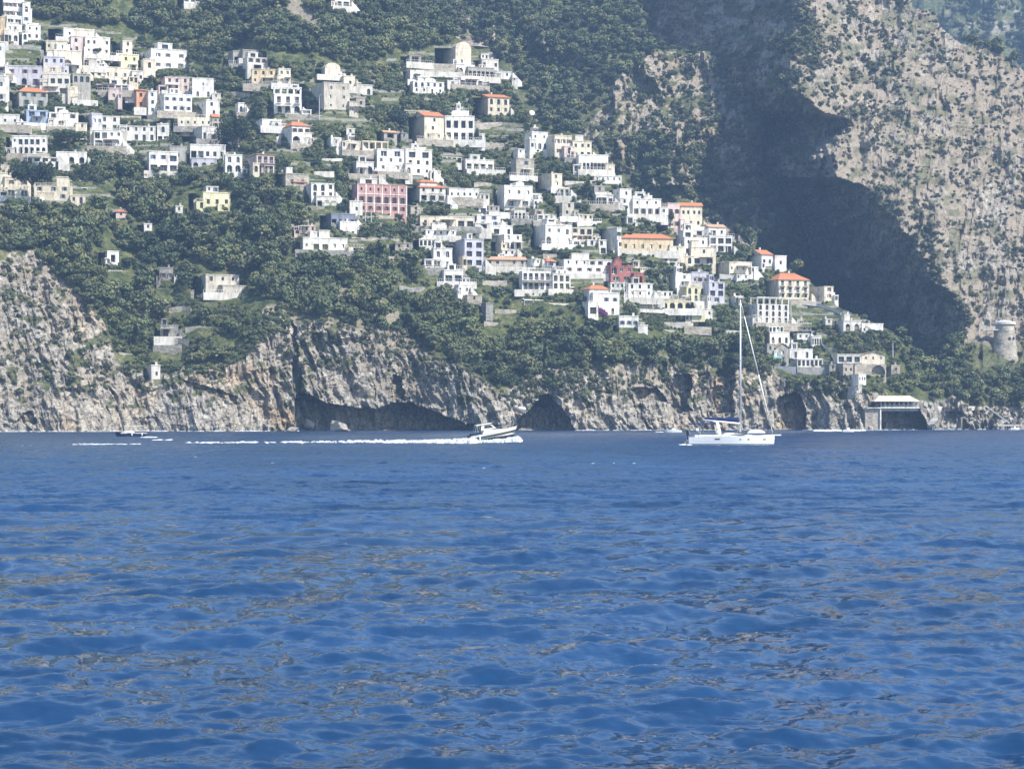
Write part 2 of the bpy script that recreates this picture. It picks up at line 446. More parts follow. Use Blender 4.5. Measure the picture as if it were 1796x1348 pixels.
def land(name, label, u, v, D, ridge, maskf, back=3.6, drop=3.3):
    """image-column grid to ground mesh: above its ridge line every column turns over and falls away behind"""
    U, V = np.meshgrid(u, v)
    rd = lin(ridge, u)
    over = V < rd[None, :]
    k = np.cumsum(over, 0)
    jr = np.clip((~over).sum(0) - 1, 0, len(v) - 1)
    Dr = D[jr, np.arange(len(u))]; Vr = V[jr, np.arange(len(u))]
    step = np.gradient(-v)[:, None] * 0.3
    run = np.cumsum(np.where(over, step, 0), 0)
    D2 = np.where(over, Dr[None] + run * back, D)
    X = (U - CU) / F * np.where(over, Dr[None], D)
    Z = np.where(over, CH + (HZ - Vr[None]) / F * Dr[None] - run * drop, CH + (HZ - V) / F * D)
    keep = (k[:-1, :-1] < 40) & (k[1:, 1:] < 40) & (k[:-1, 1:] < 40) & (k[1:, :-1] < 40)
    me = grid_mesh(name, X, D2, Z, keep)
    col = np.zeros((U.size, 4), np.float32); col[:, 3] = 1
    g, s, t = maskf(U, V)
    col[:, 0] = g.ravel(); col[:, 1] = s.ravel(); col[:, 2] = t.ravel()
    ca = me.color_attributes.new('mask', 'FLOAT_COLOR', 'POINT'); ca.data.foreach_set('color', col.ravel())
    me.materials.append(M_LAND)
    o = link(name, me); tag(o, kind='structure')
    return o

# ---- hill with the village (A)
uA = ugrid(-420, 1740, -16, 1716, 2.0, 14)
vA = np.concatenate([np.arange(774, 440, -1.6), np.arange(440, -12, -2.4), np.arange(-12, -370, -14)])
DA = march(uA, vA, shoreA(uA), slopeA)
UA, VA = np.meshgrid(uA, vA)
DA2 = fieldA(UA, VA, DA)
HOUSES = '''
tall white building at the top left corner with many windows and one high arched opening | house | 0 40 -14 30 0.15 4w/5w/4w f W ; 37 51 6 42 0.1 e/w f W
grey white house with two big arched openings below the tall corner building | house | 6 31 40 72 0.2 2w/2a f V ; 8 38 27 42 0.2 2g f W
ochre house cut by the left edge under the tall corner building | house | -14 8 30 74 0 1e/1w f K
small white stepped house beside the two-arched house near the top left | house | 32 69 44 70 0.35 2s/2w f W ; 52 68 40 48 0 - f W
long flat-roofed white house with grey side at the foot of the upper wood | house | 92 162 50 66 0.28 s-s f W ; 128 160 53 68 0.1 2s f C
pale pink house squeezed between the long flat house and the white house with the tree | house | 116 144 64 92 0.3 w/w f Q
white two-storey house with a small round tree before its arched wall | house | 144 190 65 96 0.12 2w-w/w1a-w f W
cream wall-like house with three tiny windows above the big yellow arch | house | 80 117 72 88 0.02 3s f C
yellow cream house with one tall central arch | house | 78 140 88 124 0.26 sAs f C
grey white house with three square windows left of the yellow arch house | house | 72 112 100 128 0.1 3w/-w- f L ; 76 108 116 129 0 -w- n C
house with a glazed veranda under the cream balcony storey at the left | house | 72 121 130 164 0.05 4g/2o f V
pale blue grey house with three windows over two arches at the left edge | house | 8 71 116 149 0.06 3w/2a1d f L
grey house with a red hipped roof under the blue grey house | house | 14 80 160 186 0.3 3w/2d h2.2 H
narrow white house at the left edge beside the red hipped roof | house | -8 14 134 178 0 w/w f W
narrow white tower house at the left edge beside the terraced garden | house | -10 8 74 130 0 w/-/w f W
grey beige tower-like house with a triple arched window at the top | house | 115 157 130 176 0.3 3e/-/- f H
long cream house with four windows and a grey gable side | house | 136 222 117 137 0.34 4w f C
low grey house with a dark doorway beside the tall yellow arch house | house | 137 176 102 116 0.25 o-s f V
bright yellow house with two shuttered windows | house | 197 240 96 124 0.35 2w/-a f Y
small cream house on the slope above the bright yellow house | house | 202 231 72 96 0.45 w/w f C
broad white house with a long flat roof edge at the end of the upper row | house | 240 324 86 120 0.3 3w/2w1b f W
small pale house with two windows between cream and pink houses | house | 227 250 125 142 0.2 2w f V
orange house with a long brick-red shaded side | house | 207 256 158 190 0.66 w/w g1.2 O
pinkish beige house with a light window left of the brick-red side | house | 188 208 156 175 0.1 w f Q
white terrace pavilion with a curved top left of the orange house | house | 176 224 149 159 0.05 4o f W
tall narrow white house right of the orange house | house | 254 275 160 200 0.3 w/w/w f W
white and pink house with a terracotta terrace above the steps | house | 276 330 136 160 0.25 3w/3w f Q
white house with grey side and four windows under the terracotta terrace | house | 276 334 165 196 0.2 4w/4w f W
white house with two large arched windows at the right end of the upper village | house | 335 374 138 171 0.06 -s-/2e f W
big house with a plain blue grey side beside the lane | house | 325 384 176 204 0.62 w/w f W
cream terrace house with a long parapet below the blue grey side | house | 305 372 205 222 0.1 5s p C
grey house with white corner frame above the garden wood | house | 326 378 222 245 0.55 2o f V ; 360 380 230 247 0.1 o f W
sky-blue house with white frames at the left | house | 40 82 194 216 0.15 2g/-s- f B
bright white house with a small turret joined to the sky-blue house | house | 80 134 198 222 0.12 w-w/w f W ; 104 120 194 200 0 - v0.6 W
cream white house cut by the left edge below the hedge | house | -14 32 201 219 0 3s f V
tall slate blue shaded house beside the pale green balcony house | house | 133 178 200 238 0.62 2w/-w f L
pale green-white balcony house above the black-windowed house | house | 168 208 204 230 0.15 2w/2b f V
white house with black wide windows and long balconies | house | 160 214 229 257 0.08 2o2w/2o1w f W
wide white villa with a round-cornered right wing | house | 216 272 222 246 0.05 4w/4d f W ; 262 296 218 250 0.4 e/2o f W
white hotel wing with four great windows over an arcade at the left | house | 17 80 239 270 0.06 s4gs/6a f W
low white house with two black arches | house | 98 150 267 287 0.02 x2a f W
flat white canopy house below the white arcade wing | house | 44 98 276 283 0.0 4o f W
cream villa behind the umbrella pine | house | -14 50 311 344 0.35 2w/2g f C ; 0 22 303 314 0 - f C
cream pink villa with a long terrace right of the umbrella pine | house | 57 124 326 352 0.04 3w/-w p C ; 94 118 310 328 0.2 - f C
white house with a square upper room beside the central garden wood | house | 255 310 266 300 0.12 2w1g/3g f W ; 298 328 256 279 0.05 -s- f H
long white house with roof terrace and lilac lower arches | house | 327 394 254 278 0.1 2o3w f W ; 333 378 279 298 0.05 3a f L
white curved-stair house left of the grey-blue gable | house | 392 424 272 302 0.1 2e/2a f W
house with a slate blue side and three brown-shuttered balcony doors over white arches | house | 418 480 270 303 0.52 3b/3d t0.8 Q
low white house with a long roof line above two arches | house | 446 492 210 221 0.3 - f W ; 466 490 214 242 0.35 e/e f W
white villa with an orange hipped roof and one large arch at its foot | house | 492 542 220 252 0.4 3w/A- h2.0 W ; 534 546 234 256 0.1 e f W
small white shed on the green terraces right of the orange hipped villa | house | 573 598 242 256 0.3 s f W
tan stone house with a roof of faded tiles and an orange porch | house | 488 540 305 326 0.25 2w f S ; 512 537 319 330 0.1 o h1.0 S
white terraced complex with outside stairs left of the pink palace | house | 533 585 322 348 0.25 2e1w/3w f W ; 546 588 345 364 0.15 3o f V ; 560 590 356 376 0.1 2g f V
pale yellow house alone in the lower wood | house | 337 402 338 362 0.3 w2w f Y ; 378 400 358 371 0.1 w n Y
slate blue house in shade with a white stair below the terraced complex | house | 567 622 375 396 0.25 o2w1d f N ; 590 622 390 403 0.1 - f W
long white house at the edge of the wood below the slate house | house | 517 607 417 438 0.16 s2g2w f W ; 560 580 404 418 0.1 - f V
small vaulted cream house among upper trees | house | 559 596 119 132 0.3 - v2 C
large beige mansion with a wide grey side above the umbrella tree | house | 528 612 145 192 0.48 2w/2w/2s f E
cream house stepping down beside the beige mansion | house | 598 622 134 152 0.2 w f C ; 618 650 150 168 0.15 2e f V
grey shed house at the left of the wooded group | house | 397 426 90 112 0.4 o f H
grey house with a light flat awning in the wooded group | house | 417 460 88 104 0.2 2w f H
white balcony house stepping right in the wooded group | house | 428 468 101 122 0.15 3w/o f V
peach house with three windows in the wooded group | house | 437 482 122 148 0.1 3w/3s f K
cream grey house with two windows at the right end of the wooded group | house | 484 509 121 148 0.2 2w/2w f C
white villa with a loggia on top, three doors and three arches | house | 476 528 164 198 0.1 3b/3a l2.2 W
tiny white tower house in the trees left of the white loggia villa | house | 412 428 181 198 0.35 e f W
white house cut by the top edge left of centre | house | 318 342 -10 7 0.2 2w f W
white balcony house cut by the top edge above the wood | house | 577 613 -14 12 0.3 2g/2g f W
cream chapel-like house with a vaulted crest and a shaded left half | house | 770 826 84 114 0.52 -/w v2.5 C ; 800 826 80 96 0.2 w f C
beige garden-wall house with arched door under the chapel-like house | house | 738 800 111 127 0.02 - n S ; 798 815 113 131 0.1 a f W
grey house with a row of white pergola columns beneath the chapel-like house | house | 813 866 118 134 0.15 6o f H
pale house behind the pergola columns at the end of the upper hamlet | house | 838 874 104 120 0.2 w-w f V
white stepped wall house going down right of the pergola columns | house | 864 897 126 138 0.1 2s f W
long low white house with five openings below the pergola columns | house | 787 847 134 149 0.14 5d f W
small white cube house with one dark window on the upper hamlet's left | house | 714 742 124 141 0.2 w f W
white rambling house with stepped terraces under the cube house | house | 717 778 143 164 0.12 2e3w/4s f W ; 745 766 140 152 0.1 - v1 W
grey hut at the wood's edge above the cube house | house | 710 738 98 110 0.3 o f H
cream house with a red roof and three slits standing alone in the greenery | house | 833 893 170 199 0.38 3e/3w g2.0 C
tiny white garden house between trees left of the red-roofed cream house | house | 800 808 183 195 0.1 w f W
tall gabled house with an orange roof and a grey side window | house | 720 778 203 245 0.42 w/w/2w g2.4 C
white house with four tall pilasters joined to the orange gabled house | house | 776 832 204 246 0.08 4k/4k f W
small cream house at the left end of the middle row | house | 597 632 248 264 0.25 w f C
cream house with a dark terrace roof in the middle row | house | 630 680 248 274 0.12 4o/w-w f C
white house with stacked balconies left of centre | house | 655 708 262 301 0.12 2g/3w/2w f W
white stepped house with a square corner window in the middle row | house | 704 757 262 307 0.14 2g/3w/2w1s f W ; 730 750 258 266 0 - f W
cream arched gateway house with a grey wall | house | 620 655 284 306 0.15 ea f V
white terrace house with a row of posts and bougainvillea | house | 808 866 280 297 0.15 4o f W ; 778 812 274 284 0 4o n V
large pink palace with white pilasters | palace | 615 711 323 372 0.13 6s/6d/6w f P
grey and yellow house under a low orange hipped roof | house | 713 781 328 352 0.34 3w/3o h2.4 V ; 736 768 318 326 0.1 - h1.0 V
long white house with a slanting white roof band right of the orange hip | house | 785 840 331 348 0.05 5s f W ; 792 826 348 375 0.1 2d1g/3d f W ; 824 852 357 376 0.1 2g f W
low cream terrace building above round bushes | house | 735 832 380 397 0.02 3w-2g f C
white cube house with four small windows in two rows | house | 832 878 378 397 0.1 2w/2w f W ; 836 898 397 412 0.08 3g f W
white house with a small round crest and stepped wings right of centre | house | 872 934 326 362 0.2 3w/2g f W ; 908 922 321 330 0 - v0.8 W ; 928 951 340 365 0.1 g/o f W
white tall house with a lilac side at the top of the right ridge | house | 921 961 232 262 0.3 2s/3d f W
cream house with a narrow stone side on the right ridge | house | 960 1003 238 272 0.3 3w/2w f C ; 984 1004 258 283 0.1 e/w f Q
cream white house with a stepped roof on the right ridge | house | 1001 1038 248 277 0.1 3w/3d f C
long white house with five windows below the ridge crest | house | 1012 1067 272 298 0.06 s2g5d f W ; 1058 1076 290 308 0.1 e f C
white terrace wall house with a long parapet below the ridge crest | house | 1040 1091 309 321 0.05 5s f W
plain beige stone house in the greenery at the ridge's left | house | 900 937 278 308 0.15 w/w f S
tall house with a slate side and a single cream front panel | house | 945 986 305 329 0.55 w/w f C
tiny cream house with two doors below the slate-sided house | house | 979 999 331 344 0.1 2d f C
white block house with an outside stair on the ridge | house | 1076 1108 332 360 0.35 w/w f W
white house with a crenellated roof line on the ridge | house | 1107 1160 349 376 0.06 3s/4d f W ; 1112 1126 344 350 0 - f W ; 1132 1146 343 350 0 - f W
pink house with a stone side on the ridge | house | 1157 1193 357 400 0.4 2w/2w f Q
cream house with a low red gable roof at the ridge | house | 1190 1232 361 398 0.08 4w/3w g1.4 C
slim grey cream tower house in a garden | tower house | 984 1007 356 380 0.1 w/w f E
white house with a large arched window at its foot and two roof domes | house | 937 1003 395 428 0.3 2w1d/A--w f W ; 962 976 388 396 0 - D1.6 W
cream house right of the large arched window with a curved wall | house | 1000 1040 400 424 0.08 w2g/4w f C ; 1024 1062 422 446 0.1 2w/3g f W
grey side house between the curved wall and the long ochre house | house | 1058 1090 400 436 0.75 w/w f V
long ochre house under an orange roof with tall windows | house | 1088 1182 417 440 0.02 6w h1.8 K ; 1152 1186 440 459 0.05 2A n V
lilac white house with six dark windows in three rows and a plain grey side | house | 788 848 420 466 0.45 2g/2g/2g f L
white house with a grey side and pilotis | house | 868 915 412 436 0.35 2w/3o f W
low stone farmhouse with a long pale roof | house | 848 922 455 468 0.05 2w-2w y1.2 S
white hotel with two rows of five shuttered windows | hotel | 913 966 475 508 0.06 5b/5b p W
white annexe with a zigzag of balconies right of the shuttered hotel | house | 964 1001 480 507 0.15 3o/3g f V
big white apartment block spread over two levels above the hotel | apartment block | 980 1076 456 480 0.1 3s2w1a/5w f W ; 1000 1078 481 503 0.05 5o1g f W
brick-red house with white trim beside the big white block | house | 1066 1110 466 496 0.12 a2w/2g f R ; 1106 1126 480 512 0.1 o/w f R
white house with a small orange roof and purple flowers at its side | house | 1034 1087 514 552 0.12 -2w/2e f W ; 1034 1072 506 516 0.1 - h1.4 W
small white cube house at the foot of the bougainvillea house | house | 1082 1120 555 574 0.1 3w f W ; 1117 1134 571 590 0.1 s f W
white columned house stepping down to the cliff wood | house | 757 793 436 470 0.1 2e/2w f W ; 739 772 456 479 0.12 2o/2d f W ; 757 796 470 490 0.1 w2d f W
small white house below the columned stepping house | house | 775 812 474 494 0.1 2g f W
square ruined stone tower in the cliff garden | tower | 847 865 532 561 0.3 - f G
white house with a grey balcony front under the ridge's end | house | 1196 1236 404 424 0.1 2g/3w f V
small white gabled house left of the black-window house | house | 1236 1274 398 414 0.2 g1w y1.2 W
white house with large black windows at the ridge's end | house | 1240 1285 414 442 0.1 o2g/o2g f W
white wide-terraced house with a blue grey side in the right cluster | house | 1183 1242 417 446 0.3 3w/o2w f W
cream house with a huge white awning in the right cluster | house | 1207 1256 434 463 0.1 -w-/2g f C
low cream house with four small windows and a grey wall | house | 1256 1320 460 478 0.36 4s f C
white house with a red roof slanting left and a grey garden wall | house | 1316 1356 446 466 0.5 2w g2.0 W ; 1354 1380 449 468 0.2 w f W
white block house with an upper cube left of the yellow house | house | 1180 1213 481 505 0.15 w/-s- f W ; 1180 1202 505 530 0.85 w n H
yellow house with rows of pale arches | house | 1198 1250 504 528 0.12 4e/4e f Y
lilac house with a flat roof behind the yellow house | house | 1210 1243 478 498 0.1 s2w f L
white lilac house with a blue grey roof edge at the right of the yellow house | house | 1238 1272 495 532 0.15 w1g/2g/g f L
small white house with two windows above the yellow arcade | house | 1100 1145 498 522 0.05 w2w/3s f W
yellow arcade building with six low arches | arcade | 1130 1214 529 541 0.02 6a f Y
long white house with two pairs of small windows below the arcade | house | 1210 1250 543 557 0.02 2s-s f W
big cream villa with an orange roof and three rows of shuttered windows | villa | 1348 1422 490 525 0.24 4b/4b/4w h2.6 C
cream house with a long grey side at the end of the village ridge | house | 1424 1463 503 526 0.55 w/w f C
pale grey hotel with rows of arched windows and a white loggia on top | hotel | 1312 1387 533 566 0.22 5e/5e/5e l2.2 V
white house with two dark arches under the grey hotel | house | 1347 1386 583 603 0.08 3e f W ; 1350 1378 572 583 0.05 4o n W
small grey house with a pointed gable facing the sea | house | 1360 1384 610 626 0.05 w q1.6 H
white house with two doors right of the pointed gable | house | 1384 1426 613 628 0.02 2d f W
terrace cafe house with white posts above the sea wall | cafe | 1396 1444 630 642 0.05 6o f W
white pergola temple with four columns by the stair | pergola | 1423 1441 590 605 0.05 4o f W
white house with dark openings on the road above the stair | house | 1475 1512 563 580 0.12 2a f V ; 1510 1551 568 577 0.02 - f W
long white-roofed beach restaurant building with a small gabled front | restaurant | 1467 1554 622 636 0.02 3g3w f V ; 1510 1552 622 636 0.02 3s q1.0 C
white changing hut with a slatted front above the rocks | hut | 1500 1520 657 672 0.3 3s f W
grey gable hut beside the plain blue grey side house | hut | 366 383 205 219 0.4 s g1.4 H
white triangular end wall house in the trees right of the lane | house | 402 414 232 252 0.3 s g1.6 W
low grey box house under the ridge terrace wall | house | 1038 1061 327 338 0.2 w f H
grey terrace structure with dark openings left of the outside-stair block | house | 1042 1076 342 358 0.1 3o f V
brown terrace restaurant with white balusters under the crested house | restaurant | 900 922 368 384 0.1 3o p V
beige garage with a blank front below the crested house | garage | 934 954 368 381 0.2 w f S
white garden wall house under the pilotis house | house | 880 905 439 448 0.05 2s f W
small blue-white house with a faded red roof behind the white block | house | 956 975 458 471 0.2 w h1.2 L
small white house squeezed below the brick-red house | house | 1068 1096 497 508 0.1 3s f W
white stepped ruin at the top of the cliff wood below the lilac house | house | 800 822 500 516 0.2 s-s f W
beige walled hut in the cliff wood left of the square tower | hut | 815 845 518 531 0.15 s f S
beige stone outbuilding below the vaulted upper house | outbuilding | 620 640 172 188 0.25 w f S
grey shed with a rusty roof left of the orange gabled house | shed | 668 696 232 243 0.2 o y1.0 H
small stone shed right of the grey rusty-roofed shed | shed | 700 716 234 245 0.2 s f G
pinkish terrace house above the long white wood-edge house | house | 520 553 397 409 0.1 3s f Q
dark-roofed pergola house left of the columned stepping house | house | 732 764 420 431 0.1 4o f W
stone hut in the garden left of the dark-roofed pergola house | hut | 690 722 427 439 0.1 2s f S
tiny pale hut in the wood left of the pale yellow house | hut | 303 320 362 374 0.3 s f V
tiny white hut deep in the lower left wood | hut | 247 266 393 405 0.3 s f W
small reddish garden hut at the right end of the garden beds | hut | 199 221 371 383 0.2 s h0.8 Q
low cream house between the ochre roof and the big white block | house | 1098 1122 460 470 0.1 2s f C
white outbuilding beside the garage door of the stone end | outbuilding | 1290 1312 482 491 0.1 s-s f W
small white house above the beige stone ridge house | house | 904 926 262 273 0.2 2s f W
white porch house left of the cream low red gable | house | 1096 1112 380 392 0.2 o f W
cream terrace house under the houses of the ridge's middle | house | 1012 1040 377 388 0.1 3s f C
grey white house between the tower house and the large arched window house | house | 940 966 377 387 0.1 2w f W
white two-door hut right of the yellow house in the right cluster | hut | 1286 1304 520 532 0.2 2d f W
pale storehouse on the green terraces behind the white villa | storehouse | 604 622 226 236 0.2 w f V
low white garden house above the pink palace | house | 632 662 309 317 0.1 3s f V
small beige house right of the pink palace under the orange hip | house | 716 738 362 375 0.2 w/s f S
white wall house with small arches under the low cream terrace building | house | 744 800 404 413 0.05 5s f W
grey house end above the round bushes terrace | house | 852 876 362 372 0.2 2s f H
white house corner above the shuttered hotel | house | 925 948 455 466 0.2 2s f W
tiny watch box on the road bend below the end villa | hut | 1445 1460 560 570 0.2 s f V
beige arched undercroft below the gabled beach building | undercroft | 1498 1556 638 657 0.02 -A n S
stone terrace house end left of the arched undercroft | house | 1474 1498 638 656 0.2 2s f S
white concrete box on the rocks under the changing hut | house | 1496 1512 679 688 0.2 s f V
low white terrace house right of the grey hotel's foot | house | 1390 1424 571 581 0.05 4s p W
white terraced wall house between the hotel and the road arches | house | 1396 1420 586 596 0.1 2s f W
stone house with a flat roof over the rocks right of the road | house | 1556 1580 641 656 0.3 s f S
narrow grey stair house left of the small pointed gable | house | 1340 1358 604 618 0.3 w f H
pale ruined house on the rocks right of the cafe wall | house | 1450 1466 640 652 0.3 s f G
low house with a long white wall over the yellow arcade | house | 1150 1180 512 524 0.1 3s f W
small white house among trees above the left cliff | house | 178 207 441 460 0.35 k f W
grey beige fortified house standing on the left cliff top | house | 342 417 482 513 0.25 w2s/- f E ; 386 433 502 528 0.05 -2e f E
low grey house with a reddish flat roof in the cliff wood | house | 277 303 470 492 0.1 2w f G
small white watch hut low on the left cliff | hut | 258 280 641 665 0.35 s f V
stone house with a dark open room on the left cliff | house | 278 312 571 590 0.1 o- f G
'''

# every building stands on ground made level for it: its front line cuts the slope
HS = []
def frontD(h, u):
    """distance of the front plane of a building along the sight line of photo column u"""
    k = (u - CU) / F; nx, ny = -math.sin(h['th']), math.cos(h['th'])
    return (h['ref'][0] * nx + h['ref'][1] * ny) / (k * nx + ny)
def _samp(u, v, ug, vg, D):
    i = int(np.clip(np.searchsorted(ug, u), 1, len(ug) - 1)); j = int(np.clip(np.searchsorted(-vg, -v), 1, len(vg) - 1))
    a = (u - ug[i - 1]) / (ug[i] - ug[i - 1]); b = (vg[j - 1] - v) / (vg[j - 1] - vg[j])
    a = min(max(a, 0), 1); b = min(max(b, 0), 1)
    return (D[j - 1, i - 1] * (1 - a) + D[j - 1, i] * a) * (1 - b) + (D[j, i - 1] * (1 - a) + D[j, i] * a) * b
for i, ln in enumerate(HOUSES.strip().split('\n')):
    f = [x.strip() for x in ln.split('|')]
    t = f[2].split(';')[0].split(); x0, x1, yt, yb, s = map(float, t[:5])
    h = {'f': f, 'rnd': random.Random(i * 7 + 8)}
    um = x0 + (x1 - x0) * (0.5 + s / 2); D = _samp(um, yb, uA, vA, DA)
    th = (R(22) if s >= 0.12 else R(10)) + R(h['rnd'].uniform(-4, 4))
    Wm = (x1 - x0) * (1 - s) * D / F / math.cos(th)
    ly = D - math.sin(th) * Wm / 2
    h['D'] = D; h['th'] = th; h['v0'] = yb
    h['ref'] = ((x0 + (x1 - x0) * s - CU) / F * ly, ly, CH + (HZ - yb) / F * ly)
    HS.append(h)
    for bt in f[2].split(';')[:1]:
        t = bt.split(); a, c, yt, y2, s = map(float, t[:5])
        a0 = a + (c - a) * s
        cols = np.where((uA > a - 7) & (uA < c + 7))[0]; rows = np.where((vA > yt + 3) & (vA < y2 + 16))[0]
        for ci in cols:
            Df = frontD(h, max(min(uA[ci], c), a0))
            if uA[ci] < a0: Df += (a0 - uA[ci]) * D / F / math.tan(th) * 1.08 + 0.3      # the ground follows the side wall back
            for rj in rows:
                vv = vA[rj]
                if vv <= y2: DA2[rj, ci] = max(DA2[rj, ci], Df + 0.25) if vv < y2 - 1.2 else Df + 0.1
                else:
                    q = (vv - y2) / 16.0; DA2[rj, ci] = min(DA2[rj, ci], Df + 0.05) * q + (Df + 0.0) * (1 - q)
def maskA(U, V):
    ct = lin(CLIFF, U) + 14 * fbm(U / 40, V / 40, 3, 5)
    n = fbm(U / 30, V / 24, 4, 3)
    g = sstep(4, -8, V - ct + 16 * n)
    g = np.maximum(g, (fbm(U / 22, V / 16, 4, 6) > 0.30) * 0.9 * (V < 715))
    s = sstep(0.05, 0.3, fbm(U / 50, V / 30, 4, 1)) * (V < 700) * 0.55
    tan_ = inpoly(U + 15 * n, V + 15 * n, [(500, 490), (640, 500), (745, 590), (720, 620), (600, 570), (500, 560)])
    g = np.where(tan_, g * 0.45, g); s = np.where(tan_, 0.7, s)
    bare = inpoly(U, V, [(420, -20), (520, -20), (560, 40), (540, 60), (490, 20)]) | (inpoly(U + 10 * n, V + 14 * n, [(545, 504), (605, 503), (636, 530), (560, 534)]) & ((V + U * 0.15) % 11 < 6)) | inpoly(U + 20 * n, V + 20 * n, [(655, 525), (690, 532), (715, 575), (705, 595), (670, 570)])
    g = np.where(bare, g * 0.25, g); s = np.where(bare, 0.8, s)
    t = np.where(terraceA(U, V), 0.85 * (vnoise(U / 25, V / 9, 2) > 0.35), 0)
    return g, s, t
land('hillside', None, uA, vA, DA2, RIDGE, maskA)

# ---- wooded valley head (B)
uB = ugrid(600, 1720, 860, 1560, 3.0, 20)
vB = np.concatenate([np.arange(720, -12, -3.0), np.arange(-12, -370, -18)])
def baseB(u): return 868 + 0.02 * (u - 900) + np.maximum(0, u - 1330) * 1.0
DB = march(uB, vB, baseB(uB), lambda u, v: 1.02 + 0.3 * fbm(u / 70, v / 60, 3, 4))
UB, VB = np.meshgrid(uB, vB)
def rockB(U, V):
    P = [(1015, 250), (1090, 140), (1150, 92), (1250, 92), (1330, 120), (1340, 330), (1250, 320), (1180, 330), (1090, 300), (1040, 262)]
    P2 = [(1230, 385), (1330, 350), (1325, 440), (1240, 420)]
    P3 = [(730, -10), (960, -10), (960, 95), (880, 110), (760, 70)]
    wu = U + 12 * fbm(U / 30, V / 30, 3, 1); wv = V + 12 * fbm(U / 30, V / 30, 3, 2)
    return (inpoly(wu, wv, P) | inpoly(wu, wv, P2) | (inpoly(wu, wv, P3) & (vnoise(U / 18, V / 18, 3) > 0.5))).astype(float)
DB2 = DB - rock_relief(UB, VB, 1.5, 0.1) * (0.5 + 1.1 * rockB(UB, VB)) + fbm(UB / 120, VB / 90, 4, 2) * 16
def maskB(U, V):
    r = rockB(U, V); n = fbm(U / 14, V / 12, 3, 5)
    return np.where(r > 0, (n > 0.12) * 0.9, 0.95), 0.55 * r * (n < 0.0), 0 * r
land('valley_slope', None, uB, vB, DB2, RIDGEB, maskB)

# ---- rocky spur on the right (C), with its shaded west cliff
uC = ugrid(1060, 2150, 1110, 1810, 2.4, 16)
vC = np.concatenate([np.arange(774, -12, -2.4), np.arange(-12, -370, -16)])
def slopeC(u, v):
    t = np.where(v > 700, 2.4, np.where(v > 628, 0.42, 1.0))
    return t + 0.22 * fbm(u / 110, v / 80, 3, 3) + 0.10 * fbm(u / 30, v / 20, 3, 4)
uCe = np.maximum(uC, 1640)
DC = march(uC, vC, 792 + 0.085 * (uC - 1600), slopeC)
UC, VC = np.meshgrid(uC, vC)
EV = np.interp(vC, [p[0] for p in EDGE], [p[1] for p in EDGE])[:, None] + 15 * fbm(VC / 26, UC / 34, 5, 2, 0.75)
ov = np.maximum(EV - UC, 0)
DCe = np.array([np.interp(np.maximum(UC[j], EV[j]), uC, DC[j]) for j in range(len(vC))])
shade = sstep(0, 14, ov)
DC2 = DCe + 0.85 * ov - rock_relief(UC, VC, 1.2, -0.1) * (0.95 + 0.2 * sstep(690, 720, VC) + 0.6 * shade) + (1 - shade) * fbm(UC / 60, VC / 50, 4, 1) * 7 * sstep(730, 650, VC)
def rockC(U, V): return sstep(0.0, 0.2, fbm((U + V * 0.3) / 30, V / 40, 5, 2, 0.6)) * (vnoise(U / 120, V / 90, 4) > 0.25)
def maskC(U, V):
    n = fbm(U / 24, V / 18, 4, 6)
    g = sstep(0.08, 0.3, n) * 0.6
    fo = inpoly(U, V, [(1520, 570), (1700, 600), (1830, 625), (1830, 722), (1600, 716), (1520, 690)])
    g = np.where(fo, 0.9, g); g = np.where(V > 712, 0, g)
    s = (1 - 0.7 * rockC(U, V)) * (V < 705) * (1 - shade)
    g = np.maximum(g, shade * (fbm(U / 26, V / 30, 4, 2) > 0.2) * 0.85)  # cliff scrub patches, their dark colour also put in to deepen the face's shade
    return g, s, 0 * g
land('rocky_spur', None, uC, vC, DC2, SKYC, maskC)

# ---- far mountain (D)
uD = ugrid(1380, 2300, 1560, 1830, 4.0, 25)
vD = np.concatenate([np.arange(420, -12, -4.0), np.arange(-12, -370, -20)])
DD = march(uD, vD, 1440 + 0 * uD, lambda u, v: 0.9 + 0.3 * fbm(u / 60, v / 50, 3, 1))
UD, VD = np.meshgrid(uD, vD)
DD2 = DD - rock_relief(UD, VD, 3.0, 0.0) * 1.5 + 40 * fbm(UD / 90, VD / 80, 3, 5)
def maskD(U, V):
    t = inpoly(U, V, [(1695, 12), (1790, 10), (1790, 84), (1745, 84), (1700, 50)]) & (((V + U * 0.03) / 9.0) % 1 < 0.28) & (vnoise(U / 20, V / 8, 1) > 0.35)
    return 0.95 - 0.5 * (fbm(U / 20, V / 15, 3, 2) > 0.25), 0 * U, t * 1.0
land('far_mountain', None, uD, vD, DD2, [(0, -760), (3000, -760)], maskD)

# ---------------------------------------------------------------- look-ups on the ground
def ground(u, v):
    """distance of the first ground met at this photo position, and which hill it is"""
    best = (1e9, 'D')
    if v > lin(RIDGE, u) and -420 < u < 1740: best = min(best, (_samp(u, v, uA, vA, DA2), 'A'))
    if v > lin(RIDGEB, u) and 600 < u < 1720: best = min(best, (_samp(u, v, uB, vB, DB2), 'B'))
    if v > lin(SKYC, u) and u > 1060: best = min(best, (_samp(u, v, uC, vC, DC2), 'C'))
    if best[0] > 5000: best = (_samp(u, v, uD, vD, DD2), 'D')
    return best
def smoothA(u, v):
    """the hill without its small relief, for things that stand on made ground"""
    return _samp(u, v, uA, vA, DA)

